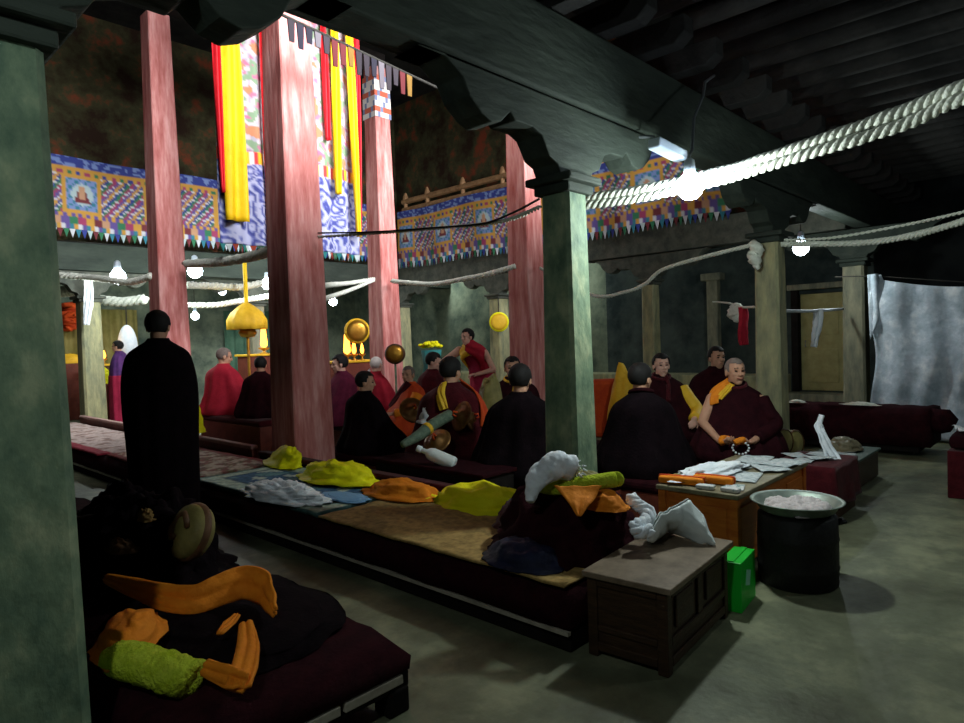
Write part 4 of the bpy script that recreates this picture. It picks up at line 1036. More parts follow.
class Cloak:
    def __init__(s, rings, seed, fold=.05, n=96, m=44):
        s.r = rings; s.seed = seed; s.fold = fold; s.n = n; s.m = m
    def ring(s, t):
        k = t * (len(s.r) - 1); i = min(int(k), len(s.r) - 2); f = k - i
        p = [s.r[max(i - 1, 0)], s.r[i], s.r[i + 1], s.r[min(i + 2, len(s.r) - 1)]]
        return [.5 * (2 * b + (c - a) * f + (2 * a - 5 * b + 4 * c - d_) * f * f + (3 * b - a - 3 * c + d_) * f ** 3) for a, b, c, d_ in zip(*p)]
    def at(s, th, t, off=0):
        q = s.ring(t); cx, cy, cz, rx, ry = q[:5]; tl = q[5] if len(q) > 5 else 0
        am = s.fold * max(.25, 1 - t * .85)
        ph = s.seed * 1.3
        f = 1 + am * (.55 * math.sin(th * 7 + ph + 2.2 * t) + .4 * math.sin(th * 13 + ph * 2 - 3 * t) + 1.1 * noise.noise(Vector((math.cos(th) * 2, math.sin(th) * 2, t * 3 + s.seed))))
        x, y = (rx * f + off) * math.cos(th), (ry * f + off) * math.sin(th)
        return Vector((cx + x * math.cos(tl), cy + y, cz - x * math.sin(tl)))
    def mesh(s, cap=True, t0=0, t1=1):
        mb = MB(); mb.loft([[s.at(2 * math.pi * k / s.n, t0 + (t1 - t0) * j / s.m) for k in range(s.n)] for j in range(s.m + 1)], cap); return mb
    def band(s, path, w, off=.014, seed=0):
        pts = []; mb = MB(); sm = catmull([Vector((a, b, 0)) for a, b in path], 10); rows = []
        for i, q in enumerate(sm):
            p = s.at(q.x, q.y, off); p2 = s.at(sm[min(i + 1, len(sm) - 1)].x, sm[min(i + 1, len(sm) - 1)].y, off); p1 = s.at(sm[max(i - 1, 0)].x, sm[max(i - 1, 0)].y, off)
            nn = (s.at(q.x, q.y, off + .05) - p).normalized(); t = (p2 - p1).normalized(); sd = t.cross(nn).normalized(); rows.append((p, sd, nn, t))
        def fn(u, v):
            p, sd, nn, t = rows[min(int(round(v * (len(rows) - 1))), len(rows) - 1)]
            ww = w if not isinstance(w, tuple) else w[0] + (w[1] - w[0]) * v
            return p + sd * ((u - .5) * ww) + nn * (.008 * math.sin(u * 15 + seed + v * 4) - .9 * (u - .5) ** 2 * ww)
        mb.grid(fn, 12, len(rows) - 1); return mb

def person(label, loc, rz, cloak_mat, s=1., rings=SEATED, seed=1, hair='short', skin=None, yaw=0, pitch=0, roll=0, head=None, arms=(), voxel=.0075, fold=.07, bands=(), smile=False, legs=True, cloak_name='cloak', extra=None, headz=None, collar=None, hairmat=None, lean=0):
    skin = skin or M_skin
    t = thing('person', label, 'person', loc, rz); t.scale = (s, s, s)
    top = rings[-1]; hc = Vector(head) if head else Vector((top[0] + .018, top[1], top[2] + .085))
    hr = Euler((R(roll), R(pitch), R(yaw))).to_matrix()
    mb = MB(); head_parts(mb, hc, hr)
    nb = Vector((top[0] - .012, top[1], top[2] - .1)); mb.cap(nb, hc + hr @ Vector((-.015, 0, -.03)), .056, .052, 14)
    # torso inside the clothes
    ch = Vector(rings[-5][:3]); mid = Vector(rings[max(0, len(rings) // 2 - 1)][:3]); pel = Vector(rings[3][:3])
    if rings in (SEATED, SEATED_N): pel = Vector((0, 0, .14))
    tr = .08 if rings is BEND else .12
    mb.cap(pel, mid, tr, tr, 14); mb.cap(mid, ch, tr, tr * .95, 14); mb.cap(ch, nb, tr * .85, .055, 12)
    sdv = Vector((0, 1, 0)); mb.cap(ch - sdv * .14 + Vector((0, 0, .0)), ch + sdv * .14, .06, n=10)
    if legs:
        if rings in (SEATED, SEATED_N):
            for q in (-1, 1):
                mb.cap((0, q * .1, .12), (.26, q * .23, .09), .08, .05, 12); mb.cap((.26, q * .23, .09), (.27, -q * .02, .06), .05, .038, 10)
                mb.cap((.27, -q * .02, .06), (.32, -q * .12, .05), .03, .022, 8)
        else:
            for q in (-1, 1):
                lx = -.25 if rings is BEND else 0
                mb.cap((lx, q * .09, .92), (lx + .01, q * .1, .5), .085, .06, 12); mb.cap((lx + .01, q * .1, .5), (lx - .01, q * .1, .09), .056, .04, 10); mb.cap((lx - .02, q * .1, .04), (lx + .15, q * .12, .032), .038, .028, 10)
    sleeves = []
    for a in arms:
        sh, el, wr = [Vector(p) for p in a['j']]
        mb.cap(sh, el, a.get('r', .05), .042, 12); mb.cap(el, wr, .04, .027, 12)
        if a.get('hand', True): hand_parts(mb, wr, a.get('d', wr - el), a.get('n', (0, 0, -1)), a.get('s', 1), a.get('curl', .5))
        if a.get('sleeve'): sleeves.append((sh, el, wr, a['sleeve'], a.get('cut', .85)))
    remeshed(mb, 'body', skin, t, voxel)
    T = lambda p: hc + hr @ Vector(p)
    for q in (-1, 1):
        e = MB(); e.ell(T((.0765, q * .03, .008)), (.012, .0135, .0065), hr, 12, 8); e.build('eye', M_eye, t, smooth=True)
        e = MB(); e.cap(T((.089, q * .018, .033)), T((.082, q * .045, .031)), .0045, .003, 6); e.build('eyebrow', M_hair, t, smooth=True)
    e = MB()
    if smile: e.tube([T((.079, -.03, -.05)), T((.089, -.014, -.058)), T((.0915, 0, -.06)), T((.089, .014, -.058)), T((.079, .03, -.05))], [.003, .006, .0065, .006, .003], 8, flat=.7)
    else: e.tube([T((.085, -.02, -.057)), T((.0905, 0, -.058)), T((.085, .02, -.057))], [.003, .0055, .003], 8, flat=.6)
    e.build('mouth', M_lip, t, smooth=True)
    # hair
    me_ = MB(); th = .009 if hair == 'short' else .0025
    me_.ell((-.012, 0, .03), (.096 + th, .077 + th, .09 + th), None, 40, 30)
    keep = []
    vs = me_.v
    def ok(p):
        if p.x > .035 and p.z < .062 + .25 * abs(p.y): return False
        if p.z < -.045: return False
        if p.x > -.015 and p.z < .0: return False
        return True
    fs = [f for f in me_.f if all(ok(vs[i]) for i in f)]
    used = sorted({i for f in fs for i in f}); mp = {i: k for k, i in enumerate(used)}
    h2 = MB(); h2.add([T(vs[i] + Vector(vs[i]).normalized() * (.004 * noise.noise(vs[i] * 60) if hair == 'short' else 0)) for i in used], [tuple(mp[i] for i in f) for f in fs])
    h2.build('hair', hairmat or (M_hair if hair == 'short' else M_stubble), t, smooth=True, solid=.006 if hair == 'short' else .002)
    ck = Cloak(rings, seed, fold)
    ck.mesh().build(cloak_name, cloak_mat, t, smooth=True)
    for (path, w, m_, nm) in bands:
        ck.band(path, w, seed=seed).build(nm, m_, t, smooth=True, solid=.012)
    for sh, el, wr, m_, cut in sleeves:
        mb = MB(); e2 = el.lerp(wr, cut); mb.tube(catmull([sh, sh.lerp(el, .5), el, e2], 6), [.078, .076, .074, .074, .073, .072, .07, .07, .07, .068, .068, .066, .064, .062, .062, .06, .06, .06, .06], 18); mb.build('sleeve', m_, t, smooth=True)
    if collar:
        mb = MB(); q = rings[-1]; mb.tube([(q[0] + .078 * math.cos(a), q[1] + .088 * math.sin(a), q[2] - .022 - .03 * math.cos(a)) for a in [2 * math.pi * k / 24 for k in range(25)]], .016, 8); mb.build('collar', collar, t, smooth=True)
    if extra: extra(t, ck)
    return t

def spot(px, X, z):
    p = P(px, 345, X=X); return Vector((p.x, p.y, z))
def tops(px, py, X): return P(px, py, X=X).z
def seat_s(px, py, X, z): return max(.9, min(1.16, (tops(px, py, X) - z) / .868))

# the standing man
pm = Vector((2.03, 5.44, 0))
def shoes(t, ck):
    for q in (-1, 1):
        mb = MB(); mb.ell((.05, q * .11, .045), (.14, .055, .045), None, 16, 10); mb.build('shoe', M_black, t, smooth=True)
person('person standing with their back turned in a long black cloak beside the thick red column', pm, R(58), M_black, 1.045, [(a, b, c, d * .95, e * .93) for a, b, c, d, e in STANDING], 2, yaw=-8, pitch=6, fold=.045, extra=shoes)
# seated people, left to right
person('person with shaved head in a crimson shawl, seen from behind', spot(222, 4.2, .55), R(20), M_red, 1.06, seed=3, hair='bald', yaw=-38, pitch=12)
person('person in a dark maroon cloak beside the crimson shawl, half behind the thick red column', spot(259, 4.25, .55), R(40), M_darkmaroon, .9, seed=4, yaw=10, pitch=15)
person('person in a plum robe facing left, just right of the thick red column', spot(341, 5.5, .34), R(165), mat('plum_wool', (84, 30, 50), (104, 38, 60), 10, .9, bump=.15), seat_s(340, 355, 5.5, .34), seed=5, skin=M_palebody, yaw=-12, pitch=4)
person('person with pale shaved head and a bright red shawl, behind the black cloaked person', spot(374, 6.1, .34), R(-5), M_red, seat_s(370, 357, 6.1, .34), seed=6, hair='bald', skin=M_palebody, yaw=20, bands=(([(1.9, .95), (2.3, .7), (2.6, .45)], .12, M_white, 'scarf'),), hairmat=mat('white_stubble', (190, 180, 174), (206, 196, 190), 40, .8))
person('person in a black cloak, face turned right, nearest the thick red column', spot(362, 4.25, .3), R(0), M_black, seat_s(365, 372, 4.25, .3), seed=7, yaw=-42, pitch=4)
person('person in a rust-orange robe sitting behind a brass cymbal', spot(409, 5.5, .3), R(170), M_rust, seat_s(409, 366, 5.5, .3), seed=8, hair='bald', yaw=30, bands=(([(.9, .95), (.2, .72), (-.6, .4)], .16, M_maroon, 'shawl'),), arms=(dict(j=((.02, .2, .5), (.16, .24, .3), (.34, .1, .28)), d=(.8, -.5, 0), n=(0, -.3, -1), s=-1, sleeve=M_orange),))
person('person with a white shoulder cloth under the arm of the bending bare-armed monk', spot(431, 6.5, .3), R(-70), M_maroon, 1.15, seed=9, hair='short', yaw=20, pitch=18, bands=(([(2.8, .97), (2.4, .8), (2.1, .6)], .16, M_white, 'white_cloth'),), skin=M_palebody)
person('person with dark hair and a rust-orange sash, in front of the bending monk', spot(449, 4.35, .3), R(28), M_maroon, 1.15, seed=10, yaw=-20, pitch=6, bands=(([(-.9, .96), (-1.3, .72), (-1.75, .5), (-2.0, .35)], .1, M_rust, 'sash'), ([(2.6, .95), (2.9, .7), (3.1, .5)], .08, M_gold, 'gold_edge')))
person('person facing the view, left of the black-cloaked back at the green pillar', spot(512, 5.7, .3), R(212), M_darkmaroon, seat_s(512, 357, 5.7, .3), seed=11, yaw=8, collar=M_gold, bands=(([(.5, .96), (.25, .75), (.1, .5)], .05, M_gold, 'gold_edge'),))
person('person seen from behind in a black cloak right against the green pillar', spot(519, 4.15, .3), R(35), M_black, seat_s(519, 365, 4.15, .3), seed=12, yaw=-12, pitch=6)
person('broad-backed person in black seen from behind, right of the green pillar', spot(640, 4.85, .3), R(30), M_black, seat_s(638, 364, 4.85, .3) * 1.0, seed=13, yaw=-38, pitch=4, collar=M_darkmaroon, rings=SEATED_N)
def goldcuff(t, ck):
    mb = MB(); mb.tube([(.36, -.14, .26), (.41, -.1, .3), (.44, -.04, .27), (.43, -.01, .2), (.39, -.04, .15)], [.03, .036, .036, .032, .026], 14); mb.build('gold_sleeve', M_gold, t, smooth=True)
person('person with neat black hair and gold sleeve, beyond the broad black back', spot(660, 6.5, .32), R(222), M_darkmaroon, seat_s(660, 354, 6.5, .32), seed=14, yaw=4, skin=M_palebody, collar=M_maroon, bands=(([(.35, .95), (.2, .7), (.05, .45)], .04, M_maroon, 'robe_edge'),), extra=None,
       arms=(dict(j=((.03, .2, .5), (.2, .3, .3), (.38, .22, .24)), d=(.8, -.3, -.2), n=(0, -.6, -.6), s=-1, curl=.7, sleeve=M_gold, cut=.95),))
person('person in a dark robe peering over the head of the smiling monk', spot(716, 7.6, .32), R(215), M_darkmaroon, seat_s(716, 347, 7.6, .32), seed=15, yaw=20)
def beads(t, ck):
    mb = MB(); c = Vector((.40, -.11, .205)); mb.tube([c + Vector((.075 * math.cos(a), .085 * math.sin(a), .02 * math.sin(2 * a))) for a in [2 * math.pi * k / 20 for k in range(17)]], .026, 12); mb.build('orange_cloth_ring', M_orange, t, smooth=True)
    for k in range(14):
        a = 2 * math.pi * k / 14; mb = MB(); mb.ell((.455 + .012 * math.cos(a), -.06 + .06 * math.cos(a), .16 + .05 * math.sin(a)), (.0095,) * 3, nu=10, nv=8); mb.build('bead', M_white, t, smooth=True)
person('smiling bald monk with an orange sash and bare forearm, seated at the pale pillar', spot(734, 5.95, .3), R(214), M_darkmaroon, seat_s(728, 362, 5.95, .3) * 1.04, seed=16, hair='bald', yaw=14, pitch=-2, smile=True, extra=beads, voxel=.006, collar=M_maroon,
       rings=SEATED_N, bands=(([(-.75, .98), (-.95, .83), (-1.05, .66), (-.95, .52)], (.1, .14), M_orange, 'orange_sash'), ([(-.45, .93), (-.55, .75), (-.7, .6)], .05, M_gold, 'gold_edge')),
       arms=(dict(j=((.03, -.2, .52), (.14, -.30, .33), (.34, -.2, .2)), d=(.9, .45, 0), n=(0, .5, .85), s=1, curl=.6), dict(j=((.03, .2, .5), (.16, .28, .3), (.36, .06, .2)), d=(.6, -.7, -.1), n=(-.2, -.1, 1), s=-1, curl=.6, sleeve=M_darkmaroon)))
# the bending monk: hips back, chest over, one bare arm reaching down
def bendx(t, ck):
    ck2 = Cloak(BEND, 17, .04)
    ck2.band([(-1.9, .45), (-1.4, .55), (-.9, .66), (-.4, .74), (.2, .8)], .2, .014).build('gold_vest', M_gold, t, smooth=True, solid=.012)
    ck2.band([(-.1, .96), (.5, .84), (.9, .68), (1.0, .5), (.8, .36)], .2, .03).build('red_shawl', M_red, t, smooth=True, solid=.012)
person('bare-armed monk bending forward in a raspberry robe and gold vest', spot(475, 7.3, 0), R(196), M_magenta, 1.03, BEND, 17, yaw=-24, pitch=2, head=(.235, 0, 1.47), skin=M_palebody, fold=.04, extra=bendx, voxel=.006, cloak_name='robe',
       arms=(dict(j=((.06, -.24, 1.27), (.1, -.5, 1.12), (.22, -.62, .9)), r=.07, d=(.4, -.3, -.8), n=(.6, .3, 0), s=1), dict(j=((.06, .2, 1.23), (.04, .32, .98), (.22, .12, .92)), d=(.8, -.5, 0), n=(0, 0, -1), s=-1)))
# far standing figure by the shrine
person('far standing person in a purple top and red skirt, left of the standing man', spot(119, 4.6, 0), R(150), mat('purple_cotton', (70, 40, 96), (92, 50, 110), 9, .85), 1.0, STANDING, 19, yaw=-10, extra=lambda t, ck: Cloak(STANDING, 19, .05).mesh(True, 0, .36).build('skirt', M_magenta, t, smooth=True).__setattr__('scale', (1.06, 1.06, 1)))

# ================================================================== THINGS THEY USE, HANGINGS, FAR SHRINE
M_shadebrass = mat('shaded_brass', (104, 72, 40), (134, 96, 52), 8, .45, metal=.6)  # darker copy of the brass, shade put into its colour
def hung(name, label, cat, p, r, ln, material, seed):
    mb = MB(); n = 16
    mb.tube([p + Vector((.02 * math.sin(i * .8 + seed), .02 * math.cos(i * .7), -ln * i / n)) for i in range(n + 1)], [r * (.35 + .75 * math.sin(min(1, (i + 1.5) / 6) * math.pi / 2) - .45 * max(0, (i - 9) / 7)) for i in range(n + 1)], 28)
    mb.v = [v + Vector((noise.noise(v * 14 + Vector((seed, 0, 0))), noise.noise(v * 14 + Vector((0, seed, 5))), 0)) * r * .45 for v in mb.v]
    return setp(mb.build(name, material, smooth=True, loc=p), label, cat)
def cymbal(label, c, n_, r=.15, m_=M_shadebrass):
    t = thing('cymbal', label, 'cymbal', c); rm = Vector(n_).normalized().to_track_quat('Z', 'Y').to_matrix()
    mb = MB(); mb.lathe([(.01, .05), (.045, .045), (.06, .012), (r * .8, .004), (r, .0), (r, -.006), (r * .8, -.002), (.06, .004), (.042, .036), (.01, .04)], 32, (0, 0, 0), rm, cap=False); mb.build('disc', m_, t, smooth=True)
    mb = MB(); mb.tube([rm @ Vector((.0, -.02, .05)), rm @ Vector((0, -.015, .09)), rm @ Vector((0, .015, .09)), rm @ Vector((0, .02, .05))], .01, 8); mb.build('strap', M_rust, t, smooth=True)
    return t
cymbal('brass cymbal tipped on edge left of the olive cloak', P(461, 416, d=5.9), -_r * .7 - _f * .5 + Vector((0, 0, .3)), .14)
cymbal('brass cymbal held up close to the olive cloak, right of the tilted one', P(470, 418, d=6.1), _r * .9 - _f * .3 + Vector((0, 0, .3)), .12)
cymbal('dull brass cymbal in front of the rust-orange robe', P(413, 410, d=6.9), -_f * .7 + _r * .4 + Vector((0, 0, .5)), .15)
cymbal('brass cymbal lying low behind the green brocade roll', P(437, 441, d=5.8), -_f * .6 - _r * .3 + Vector((0, 0, .6)), .13)
t = thing('brocade_roll', 'long grey-green brocade roll slanting up among the seated people', 'roll', P(425, 433, d=5.6)); o0 = P(425, 433, d=5.6)
mb = MB(); q = catmull([P(402, 445, d=5.5), P(418, 436, d=5.6), P(434, 424, d=5.75), P(450, 415, d=5.9)], 6); mb.tube([p - o0 for p in q], [.03 + .022 * min(1, i / 8) for i in range(len(q))], 16); mb.build('roll', M_greenbrocade, t, smooth=True)
mb = MB(); mb.tube([q[9] - o0, q[10] - o0], .0565, 16); mb.build('tie', M_gold, t, smooth=True)
t = thing('white_bottle', 'white plastic bottle lying tilted behind the yellow cloths', 'bottle', P(436, 456, d=5.35)); o0 = P(436, 456, d=5.35)
a = P(417, 448, d=5.4) - o0; b = P(455, 464, d=5.3) - o0; rm = (a - b).to_track_quat('Z', 'Y').to_matrix(); ln = (a - b).length
mb = MB(); mb.lathe([(.02, 0), (.05, .004), (.055, .02), (.055, ln * .58), (.045, ln * .68), (.022, ln * .76), (.02, ln * .9)], 24, b, rm); mb.build('bottle_body', M_plastic, t, smooth=True)
mb = MB(); mb.lathe([(.026, ln * .88), (.028, ln * .9), (.028, ln * .99), (.02, ln)], 18, b, rm); mb.build('cap', M_white, t, smooth=True)
cloth('olive_cloak', 'olive-brown cloak standing folded up beside the brass cymbals', 'cloak', spot(489, 5.1, 0), (.17, .2, 1.04), M_olive, 61, .1, 3)
cloth('white_cloth', 'small white cloth in the lap behind the green brocade roll', 'cloth', P(431, 412, d=6.3) - Vector((0, 0, .1)), (.1, .12, .2), M_white, 62, .15)
# yellow-orange things at the back left of the facing monks
t = thing('orange_throne', 'rust-orange padded seat back on the far side just right of the green pillar', 'seat', spot(612, 8.2, 0), R(43))
mb = MB(); mb.box((0, 0, .42), (.25, .95, .84)); mb.build('seat_back', M_rust, t, bevel=.07)
cloth('gold_cloth', 'gold cloth peak rising behind the broad black back', 'cloth', spot(623, 7.6, 0), (.2, .24, 1.04), M_gold, 64, .08, 2.2)
t = thing('round_drum', 'olive round drum standing on edge at the foot of the pale pillar', 'drum', P(781, 442, d=5.95)); ax = (-_f * .9 + _r * .5).normalized(); rm = ax.to_track_quat('Z', 'Y').to_matrix()
mb = MB(); mb.lathe([(.02, .05), (.1, .045), (.118, .03), (.12, 0), (.118, -.06), (.1, -.075), (.02, -.08)], 32, (0, 0, 0), rm); mb.build('shell', M_olive, t, smooth=True)
mb = MB(); mb.lathe([(.117, .045), (.126, .035), (.126, .02), (.117, .012)], 32, (0, 0, 0), rm, cap=False); mb.build('rim', M_brown, t, smooth=True)
t2 = copy_thing(t, P(792, 443, d=6.1), label='second olive round drum, leaning behind the first toward the low cabinet')

# drums and round ornaments hung up
def gong(label, c, r, n_, mat_, center, name='round_drum', cat='drum', hang=None):
    t = thing(name, label, cat, c); rm = Vector(n_).normalized().to_track_quat('Z', 'Y').to_matrix()
    mb = MB(); mb.lathe([(.01, .07), (r * .5, .06), (r * .85, .045), (r * .85, -.04), (r * .5, -.05), (.01, -.055)], 30, (0, 0, 0), rm); mb.build('face', mat_, t, smooth=True)
    mb = MB(); mb.lathe([(r * .84, .05), (r, .03), (r, -.03), (r * .84, -.045)], 30, (0, 0, 0), rm, cap=False); mb.build('rim', center, t, smooth=True)
    if hang: mb = MB(); mb.tube([(0, 0, r * .9), (0, 0, hang)], .012, 6); mb.build('hanger', M_cord, t)
    return t
g = gong('gold-faced drum with a dark rim on a stick, in front of the far red column', P(395, 354, d=9.6), .15, -_f, M_brass, M_brown)
mb = MB(); mb.tube([(0, 0, -.14), (0, 0, -1.0)], .016, 8); mb.build('stick', M_greenpaint, g)
gong('yellow round ornament with a dark red heart hung on the pale pillar', P(499, 322, d=13.9), .21, -_f, M_gold, M_yellow, 'hanging_ornament', 'ornament', .6)
gong('large gilded round drum above the flames, left of the far red column', P(357, 331, d=12.4), .24, -_f + _r * .4, M_brass, M_gold)
# teal vase with yellow flowers
t = thing('teal_vase', 'teal cloth-wrapped vase with yellow flowers behind the bending monk', 'vase', P(432, 372, d=11.5) - Vector((0, 0, .0)))
t.location.z = 0
zt = P(432, 350, d=11.5).z
mb = MB(); mb.lathe([(.2, 0), (.22, .05), (.2, zt * .5), (.15, zt * .8), (.18, zt)], 24); mb.build('vase_body', M_teal, t, smooth=True)
mb = MB()
for i in range(26):
    a = i * 2.4; r_ = .2 * math.sqrt(i / 26); mb.ell((r_ * math.cos(a), r_ * math.sin(a), zt + .06 + .08 * random.random()), (.045, .045, .03), nu=8, nv=6)
mb.build('flowers', M_yellow, t, smooth=True)
# far shrine: altar with butter lamps, gold parasol, hangings
def altar(c, size, label, mt):
    t = thing('altar_table', label, 'table', c); mb = MB(); mb.box((0, 0, size[2] / 2), size); mb.build('body', mt, t, bevel=.02); mb = MB(); mb.box((0, 0, size[2] + .02), (size[0] + .08, size[1] + .08, .04)); mb.build('top', M_gold, t, bevel=.01); return t
def lamp(px, py, d_, zt_, label, e=6, s=1.0):
    p = P(px, py, d=d_); t = thing('butter_lamp', label, 'lamp', (p.x, p.y, zt_))
    mb = MB(); mb.lathe([(.05 * s, 0), (.055 * s, .01), (.015 * s, .03), (.015 * s, .06), (.06 * s, .1), (.065 * s, .12), (.055 * s, .12), (.01, .1)], 18); mb.build('cup', M_brass, t, smooth=True)
    mb = MB(); mb.lathe([(.003, .115), (.03 * s, .15), (.036 * s, .19), (.022 * s, .25 * s + .02), (.003, .33 * s)], 14); mb.build('flame', M_flame, t, smooth=True)
    if e: l = point((p.x, p.y - .0, zt_ + .45), e, (1, .55, .2), .06)
a1 = P(352, 352, d=12.6); altar((a1.x, a1.y, 0), (1.0, .5, 1.12), 'altar table with butter lamps under the gilded drum', M_redbrown)
for i, (px, lab, s_) in enumerate(((347, 'tall butter lamp flame, left one under the gilded drum', 1.9), (354, 'butter lamp flame between the other two under the gilded drum', 1.2), (362, 'butter lamp flame, right one under the gilded drum', 1.0))): lamp(px, 350, 12.6, 1.162, lab, 5 if i == 0 else 0, s_)
a2 = P(262, 350, d=13.0); altar((a2.x, a2.y, 0), (.8, .5, 1.3), 'altar table with a tall flame left of the thick red column', M_redbrown); lamp(264, 345, 13.0, 1.342, 'tall butter lamp flame left of the thick red column', 6, 1.9)
a3 = P(103, 362, d=14.2); altar((a3.x, a3.y, 0), (.5, .4, 1.18), 'small altar table far left beside the pale pillar', M_brown); lamp(104, 352, 14.2, 1.222, 'small butter lamp flame far left beside the pale pillar', 3, .9)
pg = P(247, 318, d=11.6); t = thing('gold_parasol', 'pleated gold silk parasol on a yellow cord, above the crimson-shawled monk', 'parasol', pg)
mb = MB(); rings = []
for (r_, z) in ((.02, .28), (.12, .22), (.26, .1), (.34, -.04), (.34, -.2), (.31, -.2), (.3, -.02), (.1, .16), (.02, .2)): rings.append([Vector((r_ * (1 + .05 * math.sin(k * 2)) * math.cos(2 * math.pi * k / 40), r_ * (1 + .05 * math.sin(k * 2)) * math.sin(2 * math.pi * k / 40), z)) for k in range(40)])
mb.loft(rings); mb.build('canopy', M_gold, t, smooth=True)
mb = MB(); mb.tube([(0, 0, .26), (0, 0, 1.0)], .035, 10); mb.build('cord', M_yelsilk, t)
mb = MB(); mb.tube([(0, 0, -1.7 + .0), (0, 0, .2)], .025, 10); mb.build('pole', M_brass, t)
mb = MB(); mb.lathe([(.02, -.35), (.12, -.33), (.16, -.26), (.12, -.2), (.02, -.2)], 20); mb.build('pot', M_brass, t, smooth=True)
p = P(128, 352, d=14.5); t = thing('white_shield', 'pale oval hanging behind the far standing person', 'hanging', (p.x, p.y, p.z)); mb = MB(); mb.ell((0, 0, .1), (.2, .2, .5), None, 20, 14); mb.build('oval', M_white, t, smooth=True)
mb = MB(); mb.tube([(0, 0, .58), (0, 0, 1.2)], .012, 6); mb.build('cord', M_cord, t)
for (px, py, d_, rad, m_, lab) in ((70, 316, 15, (.2, .16, .34), M_rust, 'orange cloth hanging far left beside the green pillar'), (70, 358, 14.6, (.28, .2, .2), M_gold, 'gold cloth bundle far left beside the green pillar'), (102, 375, 13.6, (.2, .2, .3), M_yellow, 'yellow cloth far left at the foot of the altar')):
    p = P(px, py, d=d_)
    if lab.startswith('orange'):
        hung('hanging_cloth', lab, 'cloth', p + Vector((0, 0, .3)), .2, .6, m_, 7)
    else:
        h_ = p.z - rad[2] * .6
        tt = thing('shrine_box', lab.replace('cloth', 'topped box').replace('bundle ', '').replace('yellow topped box', 'brown box under a yellow cloth').replace('gold topped box', 'brown box under a gold cloth'), 'box', (p.x, p.y, 0))
        mb = MB(); mb.box((0, 0, h_ / 2), (rad[0] * 2.6, rad[1] * 2.6, h_)); mb.build('box', M_redbrown, tt, bevel=.02)
        o = heap((0, 0, 0), rad, int(px), .1).build('cloth_bundle', m_, smooth=True); o.location = (p.x, p.y, h_); setp(o, lab, 'cloth')
p = P(191, 402, d=8.2); cloth('yellow_cloth', 'yellow cloth between the standing man and the crimson shawl', 'cloth', (p.x, p.y, .42), (.12, .1, p.z - .36), M_yellow, 66, .15)
# coloured hangings along the far back wall
for (x0, x1, z0, z1, m_, lab) in ((4.2, 6.0, .9, 2.5, mat('olive_gold_hanging', (120, 112, 60), (150, 138, 84), 3, .9), 'olive-gold cloth hung on the far back wall'), (1.6, 3.9, .8, 2.4, mat('grey_brown_hanging', (110, 100, 84), (140, 128, 108), 3, .9), 'grey-brown cloth hung on the far back wall behind the left pillar'), (8.2, 9.9, .8, 2.5, mat('dusty_green_hanging', (60, 90, 74), (86, 116, 96), 3, .9), 'dusty green cloth hung on the far back wall')):
    mb = MB(); mb.grid(lambda u, v: ((x0 + (x1 - x0) * u), 17.3 + .05 * math.sin(u * 40), z1 + (z0 - z1) * v), 60, 6); setp(mb.build('wall_hanging', m_, smooth=True, solid=.02, loc=(x0, 17.3, z0)), lab, 'hanging')

# ropes of twisted scarves and cords
def to_wall(p0, p1):
    """the place on the near side wall or the right wall that a line from p1 through p0 runs on to"""
    d_ = p0 - p1; k = min([(lim - p0[i]) / d_[i] for i, lim in ((1, YF + .02), (0, XR - .02)) if (lim - p0[i]) / d_[i] > 0]); e = p0 + d_ * k; e.z = max(2.2, min(e.z, 3.6)); return e
rope('scarf_rope', [to_wall(P(1060, 55, d=2.7), P(964, 86, d=3.1)), P(1060, 55, d=2.7), P(964, 86, d=3.1), P(900, 112, d=3.4), P(800, 147, d=3.85), P(720, 172, d=4.3), P(640, 190, d=4.7), P(585, 198, d=5.0)], .031, 'upper strand of the thick twisted white rope strung from the green pillar to the right', 'rope', 3, .15)
rope('scarf_rope', [to_wall(P(1060, 80, d=2.7), P(964, 98, d=3.1)), P(1060, 80, d=2.7), P(964, 98, d=3.1), P(900, 126, d=3.4), P(800, 156, d=3.85), P(720, 180, d=4.3), P(640, 198, d=4.7), P(585, 205, d=5.0)], .03, 'lower strand of the thick twisted white rope strung from the green pillar to the right', 'rope', 3, .16)
rope('scarf_rope', [P(780, 244, d=6.75), P(800, 244, d=6.6), P(860, 243, d=6.2), P(910, 236, d=5.8), P(964, 221, d=5.3), P(1010, 205, d=5), to_wall(P(1010, 205, d=5), P(964, 221, d=5.3))], .026, 'twisted white rope running right from the pale pillar', 'rope', 3, .13)
rope('line', [P(780, 240, d=6.75), P(830, 238, d=6.3), P(900, 226, d=5.8), P(964, 212, d=5.2), P(1010, 200, d=4.9), to_wall(P(1010, 200, d=4.9), P(964, 212, d=5.2))], .012, 'thin pale line above the twisted rope right of the pale pillar', 'line', 2, .1)
rope('scarf_rope', [P(752, 245, d=6.8), P(700, 258, d=7.2), P(662, 270, d=7.6), P(645, 284, d=7.8), P(625, 292, d=8.0), P(592, 295, d=8.3), P(540, 268, d=8.9)], .02, 'thin pale scarf line from the pale pillar to the half-hidden red column', 'line', 3, .12)
hung('knotted_scarf', 'white scarf knot on the pale pillar where the lines meet', 'scarf', P(755, 242, d=6.62), .055, .26, M_rope, 3)
rope('scarf_rope', [P(516, 266, d=8.95), P(489, 274, d=9.3), P(459, 280, d=9.8), P(434, 284, d=10.2), P(410, 283, d=10.6), P(392, 281, d=10.9)], .035, 'white scarf rope sagging between the two right-hand red columns', 'rope', 3, .2)
rope('scarf_rope', [P(374, 279, d=11), P(350, 283, d=10.2), P(330, 285, d=8.2), P(322, 286, d=7.1)], .03, 'upper white scarf rope right of the thick red column', 'rope', 3, .18)
